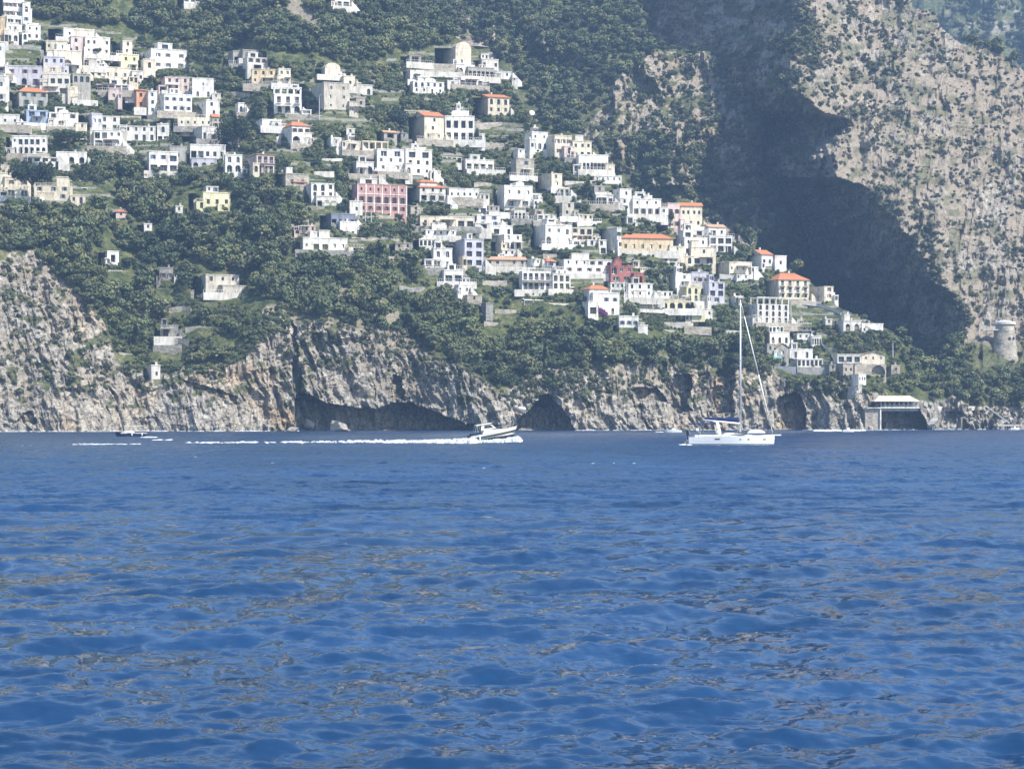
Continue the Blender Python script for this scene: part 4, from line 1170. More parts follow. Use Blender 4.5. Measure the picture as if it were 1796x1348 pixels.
wall_strip('dark sea wall left of the terrace cafe', [(1358, 642), (1396, 643)], 3.6, 1.2, PL['N'])
wall_strip('white parapet under the yellow arcade', [(1120, 541), (1180, 544), (1216, 546)], 1.2, 0.5, PL['V'])
wall_strip('low wall that curves round the garden of the low cream house', [(1262, 480), (1300, 484), (1322, 480), (1326, 474)], 1.8, 0.5, PL['V'])
wall_strip('long white terrace parapet above the bougainvillea house', [(915, 528), (960, 531), (1016, 533)], 0.7, 2.2, PL['C'])
wall_strip('white zigzag parapet beside the red-roofed end villa', [(1383, 568), (1398, 566), (1422, 575), (1420, 580)], 1.4, 0.4, PL['W'])
wall_strip('white stair wall running down behind the pergola temple', [(1438, 597), (1450, 609), (1460, 622), (1466, 632)], 1.0, 1.2, PL['W'], 'stair_wall', 'stairs')
wall_strip('white stair wall beside the columned stepping house', [(795, 468), (812, 478), (818, 492)], 1.4, 0.8, PL['W'], 'stair_wall', 'stairs')
wall_strip('white sloping wall running down right of the grey hotel', [(1383, 548), (1394, 556), (1400, 566)], 1.6, 0.5, PL['W'], 'stair_wall', 'stairs')
wall_strip('pale stair wall down the rocks below the changing hut', [(1494, 682), (1503, 690), (1513, 697)], 1.6, 1.4, PL['V'], 'stair_wall', 'stairs')

wall_strip('long pale quay wall running right from the beach restaurant', [(1614, 711), (1660, 713), (1700, 712), (1728, 712)], 1.5, 1.5, PL['V'])
wall_strip('stone quay wall left of the beach restaurant pillar', [(1522, 717), (1545, 718)], 5.5, 1.5, M_S)
wall_strip('beige ruin wall in the wood above the left fortified rock', [(322, 510), (340, 508)], 4.0, 0.8, M_S)
wall_strip('stepped stone wall on the cliff slope left of the fortified house', [(296, 540), (320, 536), (336, 540)], 3.4, 0.8, M_S)
wall_strip('long low stone wall above the pale broken cliff wall', [(284, 596), (312, 592), (330, 596)], 2.0, 0.8, M_S)
wall_strip('weathered stone wall right of the sloping-top wall', [(380, 590), (400, 588), (420, 592)], 3.0, 0.8, M_S)
wall_strip('short buttress wall beneath the fortified house', [(352, 516), (380, 518)], 5.0, 0.8, M_S)
wall_strip('grey path wall across the cliff wood below the lilac house', [(700, 500), (722, 504), (745, 503)], 1.6, 0.8, M_G)
# ---- the coast road on arches
def viaduct():
    pts = [(1405, 528), (1432, 531), (1455, 538), (1480, 548), (1505, 556), (1525, 562)]
    (x0, y0, z0), mpp = place(1405, 528)
    root = empty('road_bridge', (x0, y0, z0), 0, 'pale stone road bridge on arches running down from the end villa', 'bridge')
    P = []
    for u, v in pts:
        D = smoothA(u, v) - 2.5; P.append(Vector(W(u, v, D)) - Vector((x0, y0, z0)))
    b = MB()
    for a, c in zip(P[:-1], P[1:]):
        bk = Vector((0, 4.5, 0)); dn = Vector((0, 0, -1.2))
        b.quad(a + dn, c + dn, c, a); b.quad(a, c, c + bk, a + bk); b.quad(a + dn, a + dn + bk, c + dn + bk, c + dn)
    b.build('parapet', PL['V'], root)
    for (ua, ub, vt) in ((1389, 1419, 538), (1423, 1436, 541), (1478, 1486, 560), (1490, 1500, 563)):
        va = lin(pts, ua); 
        a = Vector(W(ua, vt, smoothA(ua, va) - 2.2)) - Vector((x0, y0, z0)); c = Vector(W(ub, vt, smoothA(ub, va) - 2.2)) - Vector((x0, y0, z0))
        q = MB(); n = 10; h = 7.0; top = 2.4
        m = (a + c) / 2; r = (c - a) / 2
        arc = [m - r * math.cos(math.pi * i / n) + Vector((0, 0, r.length * 0.9 * math.sin(math.pi * i / n) - r.length)) for i in range(n + 1)]
        for p, s in zip(arc[:-1], arc[1:]):
            q.quad(p, s, Vector((s.x, s.y, m.z + top)), Vector((p.x, p.y, m.z + top)))
            q.quad(p, p + Vector((0, 4, 0)), s + Vector((0, 4, 0)), s)
        for e, sg in ((arc[0], -1), (arc[-1], 1)):
            w_ = Vector((0.9 * sg, 0, 0)); d_ = Vector((0, 0, -h))
            l, r_ = (e + w_, e) if sg < 0 else (e, e + w_)
            q.quad(l + d_, r_ + d_, Vector((r_.x, r_.y, m.z + top)), Vector((l.x, l.y, m.z + top)))
            bk = Vector((0, 4, 0)); q.quad(e + d_, e + d_ + bk, e + bk, e)
        q.build('arch', M_S, root)
viaduct()

def seaside_restaurant():
    (x, y, z), m = place(1546, 716, -6.0)
    root = empty('beach_restaurant', (x, y, z), R(4), 'white beach restaurant with a broad hipped roof standing over a dark hollow at the water', 'restaurant')
    wd = 66 * m; h = 26 * m; dp = 9.0
    b = MB(); b.box(0, wd, 0.6, dp, -0.9, 0); b.build('slab', PL['H'], root)
    b = MB(); b.box(-28 * m, -0.5, 0.8, 5, -8.6, -0.005); b.build('stone_base', M_S, root)
    b = MB(); b.box(-26 * m, wd + 0.5, 0.0, dp, 0.003, 0.35); b.build('deck', PL['W'], root)
    b = MB()
    b.box(-0.2, wd, 0.1, 0.25, 0.354, 0.5)
    k = int(wd / 0.45)
    for i in range(k + 1): b.box(wd * i / k - 0.04, wd * i / k + 0.04, 0.12, 0.2, 0.5, 1.1)
    b.box(-0.2, wd, 0.1, 0.25, 1.1, 1.22); b.build('railing', PL['W'], root)
    b = MB()
    for i in range(9): b.box(wd * i / 8 - 0.1, wd * i / 8 + 0.1, 0.5, 0.7, 0.354, 2.35); b.box(wd * i / 8 - 0.1, wd * i / 8 + 0.1, dp - 0.5, dp - 0.3, 0.354, 2.35)
    b.build('posts', PL['W'], root)
    b = MB(); b.box(0.4, wd - 0.4, 4.2, dp, 0.36, 2.3); b.build('wall', PL['V'], root)
    for i in range(7):
        o = link('window', pane_mesh('pd'), root, (0.8 + (wd - 1.6) * i / 7, 4.17, 0.9)); o.scale = (1.0, 1, 1.2)
    x0, x1 = -14 * m, wd + 0.4
    rz = h * 0.72
    b = MB(); e = 0.9; zt = 2.36; rise = 1.9
    A = [(x0, -e, zt), (x1, -e, zt), (x1, dp + e, zt), (x0, dp + e, zt)]
    Bp = [(x0 + wd * 0.22, dp * 0.4, zt + rise), (x1 - wd * 0.2, dp * 0.4, zt + rise), (x1 - wd * 0.2, dp * 0.6, zt + rise), (x0 + wd * 0.22, dp * 0.6, zt + rise)]
    for i in range(4):
        j = (i + 1) % 4; n = 8
        for s in range(n):
            f0, f1 = s / n, (s + 1) / n
            L = lambda p, q, f: tuple(p[c] + (q[c] - p[c]) * f for c in range(3))
            sag = lambda p: p
            b.quad(L(A[i], A[j], f0), L(A[i], A[j], f1), L(Bp[i], Bp[j], f1), L(Bp[i], Bp[j], f0))
    b.quad(*Bp); b.quad(A[0], A[3], A[2], A[1]); b.build('roof', PL['C'], root)
    b = MB(); b.box(-0.45, -0.003, 0.2, 3.0, -8.5, -0.003)
    b.build('corner_pillar', PL['W'], root)
seaside_restaurant()

def round_tower():
    D = _samp(1762, 626, uC, vC, DC) + 1
    x, y, z = W(1762, 623, D); m = D / F
    root = empty('watchtower', (x, y, z), 0, 'round tapering stone watchtower with a white roof cap on the right-hand rocks', 'tower')
    n = 36; h = 54 * m; r0 = 25 * m; r1 = 16.5 * m
    b = MB(); lv = 14
    for j in range(lv):
        for i in range(n):
            P = lambda i, j: ((r0 + (r1 - r0) * (j / lv) ** 0.8 + 0.12 * math.sin(i * 12.9 + j * 7.7)) * math.cos(2 * math.pi * i / n), (r0 + (r1 - r0) * (j / lv) ** 0.8 + 0.12 * math.sin(i * 12.9 + j * 7.7)) * math.sin(2 * math.pi * i / n), -4 + (h + 4) * j / lv)
            b.quad(P(i, j), P((i + 1) % n, j), P((i + 1) % n, j + 1), P(i, j + 1))
    b.build('wall', M_S, root)
    b = MB(); 
    for i in range(n):
        a0, a1 = 2 * math.pi * i / n, 2 * math.pi * (i + 1) / n; q = r1 + 0.5
        b.quad((q * math.cos(a0), q * math.sin(a0), h), (q * math.cos(a1), q * math.sin(a1), h), (q * math.cos(a1), q * math.sin(a1), h + 0.9), (q * math.cos(a0), q * math.sin(a0), h + 0.9))
        b.quad((q * math.cos(a0), q * math.sin(a0), h + 0.9), (q * math.cos(a1), q * math.sin(a1), h + 0.9), (0, 0, h + 1.7))
    b.build('roof', PL['W'], root)
    for a in (-75, -50):
        q = MB(); q.box(-0.35, 0.35, -0.1, 0.1, 0, 1.0); o = q.build('window', M_DARKIN, root)
        rr = r0 + (r1 - r0) * (0.55) ** 0.8 + 0.05; o.location = (rr * math.cos(R(a)), rr * math.sin(R(a)), h * 0.5); o.rotation_euler = (0, 0, R(a + 90))
    b = MB(); b.box(-r1 - 5, -r1 * 0.4, -2.5, 2, h - 2.2, h - 1.8)
    b.build('terrace', PL['V'], root)
    b = MB()
    for i in range(10): xx = -r1 - 5 + 4.6 * i / 9; b.box(xx, xx + 0.08, -2.45, -2.37, h - 1.797, h - 0.9)
    b.box(-r1 - 5, -r1 - 0.2, -2.47, -2.35, h - 0.897, h - 0.8); b.build('railing', PL['W'], root)
round_tower()

def gangway():
    D = ground(1745, 728)[0] - 3
    a = Vector(W(1727, 711, D)); c = Vector(W(1770, 742, D - 2))
    b = MB()
    for o in (-0.5, 0.5): b.bar(Vector((0, o, 0)), c - a + Vector((0, o, 0)), 0.16)
    for i in range(16):
        p = (c - a) * (i / 15); b.bar(p + Vector((0, -0.5, 0)), p + Vector((0, 0.5, 0)), 0.12)
    tag(b.build('gangway', PL['V'], None, loc=a), 'pale sloping gangway going down to the water at the right', 'gangway')
    D2 = D - 2.5; p = Vector(W(1750, 744, D2)); q = MB(); q.box(0, 7.5, 0, 2.5, -0.6, 0); tag(q.build('landing_stage', PL['V'], None, loc=p), 'pale concrete landing stage at the foot of the gangway', 'jetty')
gangway()

# awnings, parasols and posts that show as bright marks
def awning(label, u0, u1, v, drop, mat, depth=3.0, h=2.4, name='awning', cat='awning'):
    (x, y, z), m = place((u0 + u1) / 2, v, -2.5)
    xa, _, _ = W(u0, v, y); xb, _, _ = W(u1, v, y)
    root = empty(name, (xa, y, z), R(12), label, cat)
    w_ = (xb - xa) / math.cos(R(12)); b = MB()
    b.quad((0, 0, 0), (w_, 0, 0), (w_, depth, drop), (0, depth, drop)); b.quad((0, 0, -0.12), (0, 0, 0), (0, depth, drop), (0, depth, drop - 0.12)); b.quad((0, 0, -0.12), (w_, 0, -0.12), (w_, 0, 0), (0, 0, 0)); b.quad((0, 0, -0.12), (0, depth, drop - 0.12), (w_, depth, drop - 0.12), (w_, 0, -0.12))
    b.build('canopy', mat, root)
    b = MB(); k = max(1, int(w_ / 3))
    for i in range(k + 1): b.bar((w_ * i / k, 0.1, -0.13), (w_ * i / k, 0.1, -h), 0.07)
    b.build('posts', M_FRW, root)
awning('long pale canopy that reaches left from the bougainvillea house', 920, 1016, 526, 0.7, M_CANVAS, 3.5)
awning('big white awning on the cream house of the right cluster', 1212, 1240, 438, 1.4, M_CANVAS, 2.0, 1.5)
awning('dark canopy with a pale edge between the red house and the cube-topped white house', 1138, 1166, 490, 0.5, PL['N'], 4)
awning('turquoise canopy beside the small gabled house above the sea', 1347, 1372, 627, 0.5, M_TEAL, 3)
awning('white canopy over the first terrace of the garden beds at the left', 133, 152, 329, 0.4, M_CANVAS, 3)
awning('white canopies in a row over the lowest garden bed at the left', 144, 186, 361, 0.4, M_CANVAS, 2)
awning('thin white canopy over the middle garden bed at the left', 146, 180, 347, 0.3, M_CANVAS, 2)
awning('beige canopy under the grey balcony house with the striped shade at the left', 80, 104, 160, 0.5, M_CANVAS, 2)

def post(label, u, v, hpx, r=0.08, name='street_lamp', cat='lamp post'):
    (x, y, z), m = place(u, v, -1.5); h = hpx * m
    root = empty(name, (x, y, z - 0.5), 0, label, cat)
    b = MB(); b.bar((0, 0, 0), (0, 0, h + 0.5), r * 1.4, 8, r); b.build('pole', M_RAIL, root)
    b = MB(); b.bar((0, 0, h + 0.5), (0.5, -0.7, h + 0.65), 0.05); b.box(0.3, 0.8, -1.1, -0.6, h + 0.58, h + 0.72); b.build('lamp_head', M_RAIL, root)
post('tall thin pole standing in the wood left of the pale yellow house', 235, 372, 44, 0.14)
post('tall slim pole left of two poles under the pink palace', 641, 398, 30, 0.13)
post('tall slim pole right of two poles under the pink palace', 651, 399, 34, 0.13)
post('thin pole beside the round pine left of the beige mansion', 560, 208, 40, 0.12)
post('thin white pole behind the terrace of the red-roofed end villa', 1387, 560, 32, 0.14)
post('thin white pole right of the long-roofed beach restaurant building', 1566, 624, 24, 0.14)

def dish():
    (x, y, z), m = place(933, 208, -2); r = 5 * m
    root = empty('satellite_dish', (x, y, z), 0, 'round white dish on a mast at the wood edge above the right ridge', 'dish')
    b = MB(); q = Vector((0.35, -0.85, 0.35)).normalized().to_track_quat('Z', 'Y'); n = 18
    for j in range(4):
        for i in range(n):
            P = lambda i, j: tuple(q @ Vector((r * j / 4 * math.cos(2 * math.pi * i / n), r * j / 4 * math.sin(2 * math.pi * i / n), 0.25 * r * (j / 4) ** 2)) + Vector((0, 0, 1.2 + r)))
            b.quad(P(i, j), P(i + 1, j), P(i + 1, j + 1), P(i, j + 1))
    b.build('bowl', PL['W'], root)
    b = MB(); b.bar((0, 0.2, -1), (0, 0.2, 1.2 + r), 0.09); b.build('mast', M_RAIL, root)
dish()

# ---- boulders at the water
def boulder(label, u, v, w_px, h_px, seed, mat=None):
    D = ground(u, v - 2)[0] - 3
    if CH + (HZ - v) / F * D < 0.5: D = CH * F / (v - HZ)
    x, y, z = W(u, v, D); m = D / F
    bm = bmesh.new(); bmesh.ops.create_icosphere(bm, subdivisions=3, radius=1)
    r = random.Random(seed); ofs = [Vector((r.uniform(-1, 1), r.uniform(-1, 1), r.uniform(-1, 1))).normalized() for _ in range(14)]; cut = [r.uniform(0.38, 0.75) for _ in ofs]
    for vt in bm.verts:
        p = vt.co.copy()
        for o_, c_ in zip(ofs, cut):
            d = p.dot(o_)
            if d > c_: p -= o_ * (d - c_)
        vt.co = Vector((p.x * w_px * m / 2, p.y * w_px * m / 2.4, p.z * h_px * m * 0.62))
    me = bpy.data.meshes.new('boulder'); bm.to_mesh(me); bm.free(); me.materials.append(mat or M_BOULD)
    ca = me.color_attributes.new('mask', 'FLOAT_COLOR', 'POINT')
    o = link('boulder', me); o.location = (x, y, z + h_px * m * 0.35); o.rotation_euler = (0, R(r.uniform(-15, 15)), R(r.uniform(0, 180)))
    tag(o, label, 'rock')
M_BOULD = mat_stone('pale_boulder', (0.26, 0.25, 0.22), (0.42, 0.40, 0.36), (0.55, 0.53, 0.48), 0.8)
boulder('bright white boulder in the mouth of the long sea cave', 541, 752, 32, 22, 1)
boulder('low grey boulder right of the bright boulder in the cave mouth', 592, 757, 54, 22, 2, M_S)
boulder('small pale boulder at the foot of the cave left pillar', 512, 757, 30, 10, 3, M_S)
boulder('pale diamond-shaped boulder hanging beside the triangular cave', 917, 724, 26, 14, 4)
boulder('white rock below the beach restaurant to its right', 1636, 748, 26, 26, 5)
boulder('low pale rock at the foot of the gangway', 1690, 752, 40, 16, 7, M_S)
# ================================================================ VEGETATION
def crown_mesh(name, mat, seed, lobes, n, leaf, flat=1.0, core=0.62):
    """crown of many small leaf clumps spread over several lobes, about 1 m in radius"""
    r = random.Random(seed); b = MB()
    L = []
    for i in range(lobes):
        a = r.uniform(0, 6.28); d = r.uniform(0.1, 0.62); L.append((Vector((d * math.cos(a), d * math.sin(a), r.uniform(-0.35, 0.45) * flat)), r.uniform(0.36, 0.62)))
    L.append((Vector((0, 0, 0)), 0.7))
    for i in range(n):
        c, rad = r.choice(L)
        d = Vector((r.gauss(0, 1), r.gauss(0, 1), r.gauss(0, 1))).normalized()
        if d.z < -0.5: d.z *= -0.6
        p = c + Vector((d.x, d.y, d.z * flat)) * rad * r.uniform(0.72, 1.08)
        nn = (d + Vector((r.gauss(0, .45), r.gauss(0, .45), r.gauss(0, .45)))).normalized()
        q = nn.to_track_quat('Z', 'Y'); s = leaf * r.uniform(0.6, 1.35)
        k = r.uniform(0, 3.14); u1 = q @ Vector((math.cos(k), math.sin(k), 0)) * s; v1 = q @ Vector((-math.sin(k), math.cos(k), 0)) * s * r.uniform(0.6, 1.0)
        b.quad(p - u1 - v1 * 0.6, p + u1 * 0.9 - v1, p + u1 + v1 * 0.7, p - u1 * 0.7 + v1)
    # inner twigs and leaves, dense enough to stop the light
    for c, rad in L:
        for i in range(10):
            d = Vector((r.gauss(0, 1), r.gauss(0, 1), r.gauss(0, 1))).normalized(); e = d.orthogonal().normalized(); f = d.cross(e); s = rad * core
            b.quad(c - e * s - f * s * flat, c + e * s - f * s * flat, c + e * s + f * s * flat, c - e * s + f * s * flat) if i < 3 else None
    return b.mesh(name, mat)
def trunk_mesh(name, seed, h=1.0, r0=0.07, limbs=4):
    r = random.Random(seed); b = MB()
    top = Vector((r.uniform(-.08, .08), r.uniform(-.08, .08), h)); b.bar((0, 0, -0.3), top * 0.6, r0, 7, r0 * 0.7); b.bar(top * 0.6, top, r0 * 0.7, 6, r0 * 0.45)
    for i in range(limbs):
        a = 6.28 * i / limbs + r.uniform(-.5, .5); s = top * r.uniform(0.55, 0.9); b.bar(s, s + Vector((math.cos(a) * 0.45, math.sin(a) * 0.45, 0.35)), r0 * 0.4, 5, r0 * 0.15)
    return b.mesh(name, M_BARK)
CR = [crown_mesh('leafy_crown', M_TREE, s, 7, 300, 0.115, 0.85) for s in range(5)] + [crown_mesh('olive_crown', M_OLIVE, s + 20, 8, 260, 0.10, 0.8) for s in range(3)]
CYP = crown_mesh('cypress_crown', M_PINE, 40, 5, 260, 0.11, 1.0)
SH = [crown_mesh('shrub_leaves', M_SHRUB, s + 60, 4, 150, 0.15, 0.75) for s in range(4)]
TK = [trunk_mesh('trunk', s) for s in range(3)]

def blocked(u, v, r, hgt):
    """would a plant rooted at (u, v) hide a building's front?"""
    for x0, x1, yt, yb in RECTS:
        if x0 - r * 0.75 < u < x1 + r * 0.75 and v > yt + 2 and v - hgt < yb - 5: return True
    return False
for q in [(1530, 1625, 690, 745), (1712, 1790, 555, 628), (1395, 1500, 530, 562)]: RECTS.append(q)

WOODS = [  # outline, share of ground covered, crown radius range in metres, olive share
    ([(280, -30), (1150, -30), (1150, 90), (1010, 200), (1040, 262), (960, 232), (900, 130), (830, 70), (720, 92), (640, 118), (500, 96), (420, 76), (400, 210), (385, 205), (376, 140), (325, 80), (240, 60), (160, 46), (60, 44), (50, -30)], 0.93, (1.3, 3.7), 0.22),
    ([(-30, 345), (60, 355), (130, 335), (150, 295), (250, 303), (430, 306), (480, 330), (535, 368), (545, 412), (610, 442), (740, 440), (760, 492), (850, 520), (930, 535), (1030, 556), (1080, 592), (1150, 600), (1290, 590), (1330, 620), (1350, 655), (1290, 650), (1180, 648), (1060, 655), (960, 652), (880, 690), (800, 640), (735, 610), (715, 580), (715, 590), (640, 575), (560, 572), (500, 545), (440, 520), (420, 515), (330, 520), (335, 560), (400, 570), (440, 600), (400, 640), (230, 640), (190, 580), (150, 540), (110, 500), (55, 440), (-30, 450)], 0.88, (1.2, 3.9), 0.3),
    ([(1140, 240), (1340, 320), (1420, 440), (1460, 520), (1380, 470), (1290, 425), (1235, 385), (1160, 350), (1090, 318), (1045, 262)], 0.8, (1.9, 3.6), 0.1),
    ([(1240, 90), (1420, 60), (1440, 180), (1350, 330), (1230, 200)], 0.32, (1.3, 2.8), 0.0),
    ([(1010, 180), (1130, 80), (1300, 95), (1340, 200), (1310, 330), (1120, 300), (1040, 262)], 0.2, (1.2, 2.4), 0.1),
    ([(1460, 530), (1560, 575), (1700, 610), (1800, 632), (1830, 700), (1740, 716), (1620, 705), (1560, 690), (1560, 610), (1480, 560)], 0.93, (1.5, 3.2), 0.1),
    ([(1290, 600), (1350, 590), (1360, 660), (1290, 655)], 0.9, (1.5, 2.8), 0.1),
    ([(1385, 560), (1470, 560), (1560, 590), (1570, 660), (1520, 700), (1380, 690), (1390, 640), (1460, 640), (1450, 600)], 0.75, (1.1, 2.2), 0.3),
    ([(1625, -40), (1830, -40), (1830, 130), (1690, 80)], 0.8, (2.2, 4.2), 0.0),
]
DRY = [  # stony slopes with scattered shrubs
    ([(1400, -30), (1610, -30), (1700, 80), (1830, 130), (1830, 600), (1700, 600), (1640, 500), (1540, 380), (1470, 300), (1490, 220), (1380, 130)], 0.22, (0.6, 1.55)),
    ([(1330, 0), (1500, 0), (1600, 110), (1480, 230), (1390, 140)], 0.45, (1.2, 2.4)),
    ([(1500, 330), (1590, 330), (1720, 520), (1720, 600), (1680, 590)], 0.55, (1.3, 2.8)),
    ([(1010, 180), (1130, 80), (1340, 100), (1340, 330), (1120, 300)], 0.3, (0.8, 1.8)),
    ([(-30, 455), (60, 440), (200, 600), (200, 660), (420, 660), (420, 690), (-30, 690)], 0.16, (0.7, 1.9)),
    ([(430, 520), (740, 590), (880, 690), (500, 640)], 0.4, (0.7, 1.7)),
    ([(740, -20), (960, -20), (960, 110), (830, 70)], 0.3, (0.9, 2.0)),
    ([(410, -20), (560, -20), (560, 60), (430, 40)], 0.3, (0.9, 2.0)),
    ([(880, 640), (1350, 630), (1350, 690), (880, 710)], 0.45, (0.7, 2.0)),
    ([(1540, 690), (1796, 700), (1796, 735), (1640, 735)], 0.25, (0.6, 1.3)),
]
BARE = [[(425, -20), (510, -20), (560, 45), (540, 55), (490, 15), (440, 20)], [(550, 506), (600, 504), (622, 528), (565, 526)], [(655, 525), (680, 532), (700, 560), (690, 575), (668, 560)],
        [(200, -10), (236, -10), (236, 26), (200, 26)], [(200, 20), (216, 20), (214, 60), (202, 50)], [(120, 325), (205, 325), (215, 372), (140, 372)]]
TREES = []
pr = random.Random(5)
def scatter(poly, cover, rr, olive, kind, step_k=1.0):
    us = [p[0] for p in poly]; vs = [p[1] for p in poly]
    rm = (rr[0] + rr[1]) / 2
    v = max(vs)
    while v > min(vs):
        D0 = 760 + (HZ - v) * 0.35
        st = rm * F / D0 * 1.05 * step_k
        u = min(us) + pr.uniform(0, st)
        while u < max(us):
            uu = u + pr.uniform(-.5, .5) * st; vv = v + pr.uniform(-.5, .5) * st * 0.7
            if inpoly(np.array(uu), np.array(vv), poly) and -40 < uu < 1840:
                cl = 0.5 + 0.5 * float(fbm(np.array(uu / 38.), np.array(vv / 28.), 3, 7))
                if pr.random() < cover * (1.0 if cover > 0.9 else (0.6 + 0.8 * cl if cover > 0.6 else 3.2 * cl ** 2.6 + 0.12)) and not any(inpoly(np.array(uu), np.array(vv), q) for q in BARE):
                    D, hill = ground(uu, vv)
                    rad = rr[0] + (rr[1] - rr[0]) * pr.random() ** 1.5
                    rp = rad * F / D
                    if not blocked(uu, vv, rp, rp * 2.0): TREES.append((kind, uu, vv, D, rad, pr.random() < olive))
            u += st
        v -= st * 0.62
for poly, cover, rr, ol in WOODS: scatter(poly, cover, rr, ol, 'tree')
for poly, cover, rr in DRY: scatter(poly, cover, rr, 0, 'shrub', 1.15)
# gardens between the houses
VG = [(-20, 40), (60, 60), (330, 80), (400, 80), (500, 110), (640, 120), (760, 100), (880, 130), (940, 230), (1100, 330), (1290, 430), (1480, 530), (1560, 590), (1460, 650), (1350, 640), (1250, 580), (1120, 580), (960, 530), (800, 500), (640, 450), (490, 400), (440, 320), (250, 300), (180, 320), (240, 390), (-20, 350)]
LM = [('the pink palace', 663, 347), ('the pale yellow house', 370, 353), ('the umbrella pine', 56, 322), ('the grey hotel', 1350, 550), ('the end villa with three window rows', 1385, 505),
      ('the long sea cave', 670, 735), ('the triangular sea cave', 960, 730), ('the round watchtower', 1762, 592), ('the beach restaurant', 1572, 705), ('the yellow arcade', 1172, 535),
      ('the brick-red house', 1090, 482), ('the bougainvillea house', 1060, 532), ('the shuttered white hotel', 940, 492), ('the columned stepping house', 766, 465), ('the lilac white house', 818, 443),
      ('the long house at the wood edge', 562, 428), ('the slate blue house', 595, 388), ('the cliff-top fortified house', 385, 505), ('the white tree house', 192, 450), ('the left watch hut', 269, 653),
      ('the chapel-like cream house', 800, 98), ('the red-roofed cream house', 863, 184), ('the white loggia villa', 502, 180), ('the beige mansion', 570, 170), ('the lone tiny white tower', 420, 190),
      ('the square ruined tower', 856, 546), ('the foot-of-cliff cube house', 1117, 575), ('the terrace cafe', 1420, 636), ('the gabled beach building', 1510, 628), ('the ridge house with crenels', 1133, 362),
      ('the white dish', 933, 204), ('the ridge long white house', 1040, 285), ('the wooded house group', 450, 115), ('the top-left tall building', 20, 20), ('the bright yellow house', 218, 110),
      ('the houses cut by the top edge', 595, 5), ('the upper dark cliff', 1260, 40), ('the shaded cliff edge', 1560, 390), ('the spur skyline', 1690, 80), ('the far mountain terraces', 1745, 50), ('the middle of the stony spur', 1660, 260),
      ('the stony nose below the upper cliff', 1390, 160), ('the right edge of the stony spur', 1780, 420), ('the left end of the cliff', 20, 600), ('the dark boat awning shore', 230, 720), ('the low cream four-window house', 1288, 469)]
LM += [('the upper right of the spur', 1640, 130), ('the lower middle of the spur', 1700, 420), ('the foot of the stony spur', 1750, 520), ('the middle of the spur edge', 1520, 260), ('the right side of the spur', 1770, 300), ('the top of the stony spur', 1530, 30)]
LM += [('the twin dark clefts', 1195, 690), ('the cliff beneath the square tower', 850, 630), ('the tall cleft behind the mast', 1268, 650), ('the wood above the triangular cave', 1000, 640)]
LM[44] = ('the shore by the wooden boat', 230, 715)
def where(u, v):
    nm, lu, lv = min(LM, key=lambda q: (q[1] - u) ** 2 + (q[2] - v) ** 2)
    a = math.degrees(math.atan2(lv - v, u - lu)) % 360
    w8 = ['right of', 'up and right of', 'above', 'up and left of', 'left of', 'down and left of', 'below', 'down and right of'][int((a + 22.5) // 45) % 8]
    return w8, nm, math.hypot(lu - u, lv - v)
ORD = ['nearest', 'second', 'third', 'fourth', 'fifth', 'sixth', 'seventh', 'eighth', 'ninth', 'tenth', 'eleventh', 'twelfth', 'thirteenth', 'fourteenth', 'fifteenth', 'sixteenth']
LABELLED = []
def label_later(o, what, u, v, grp):
    w8, nm, d = where(u, v); LABELLED.append((what, w8, nm, d, o)); o['group'] = grp
def finish_labels():
    cells = {}
    for what, w8, nm, d, o in LABELLED: cells.setdefault((what, w8, nm), []).append((d, o))
    for (what, w8, nm), L in cells.items():
        L.sort(key=lambda q: q[0])
        for i, (d, o) in enumerate(L):
            o['label'] = (what if len(L) == 1 else ORD[min(i, 15)] + ' ' + what) + ' ' + w8 + ' ' + nm
# terrace walls that hold up the gardens between the houses
wr = random.Random(21); nw = 0
for k in range(900):
    if nw >= 64: break
    u = wr.uniform(0, 1480); v = wr.uniform(70, 640); ln_ = wr.uniform(16, 52)
    if not inpoly(np.array(u), np.array(v), VG) or not inpoly(np.array(u + ln_), np.array(v + 1), VG): continue
    if any(x0 - 2 < u + ln_ * f < x1 + 2 and yt - 4 < v < yb + 8 for x0, x1, yt, yb in RECTS for f in (0, 0.33, 0.66, 1)): continue
    h_ = wr.uniform(1.2, 2.6)
    wall_strip(None, [(u, v), (u + ln_ * 0.5, v + wr.uniform(-1, 1.5)), (u + ln_, v + wr.uniform(0, 3))], h_, 0.6, wr.choice([PL['G'], PL['S'], PL['S'], PL['V'], PL['V'], PL['H']]), 'terrace_wall', 'wall', toward=1.1)
    o = COL.objects[-1]; label_later(o, 'garden terrace wall', u + ln_ / 2, v, 'garden terrace walls of the village')
    RECTS.append((u + 2, u + ln_ - 2, v - 1, v + h_ * 4 + 1)); nw += 1
scatter(VG, 0.62, (0.8, 2.6), 0.45, 'garden', 0.95)
scatter(VG, 0.25, (0.5, 1.1), 0.6, 'garden', 0.8)
scatter([(140, 440), (330, 480), (500, 520), (520, 560), (440, 620), (380, 655), (220, 655), (180, 560)], 0.62, (0.6, 1.7), 0.35, 'garden', 0.9)
scatter([(640, 480), (960, 500), (1340, 560), (1350, 650), (880, 690), (720, 600)], 0.3, (0.6, 1.6), 0.4, 'garden', 1.0)
scatter([(1380, 560), (1560, 590), (1600, 700), (1380, 690)], 0.5, (0.5, 1.4), 0.4, 'garden', 0.9)

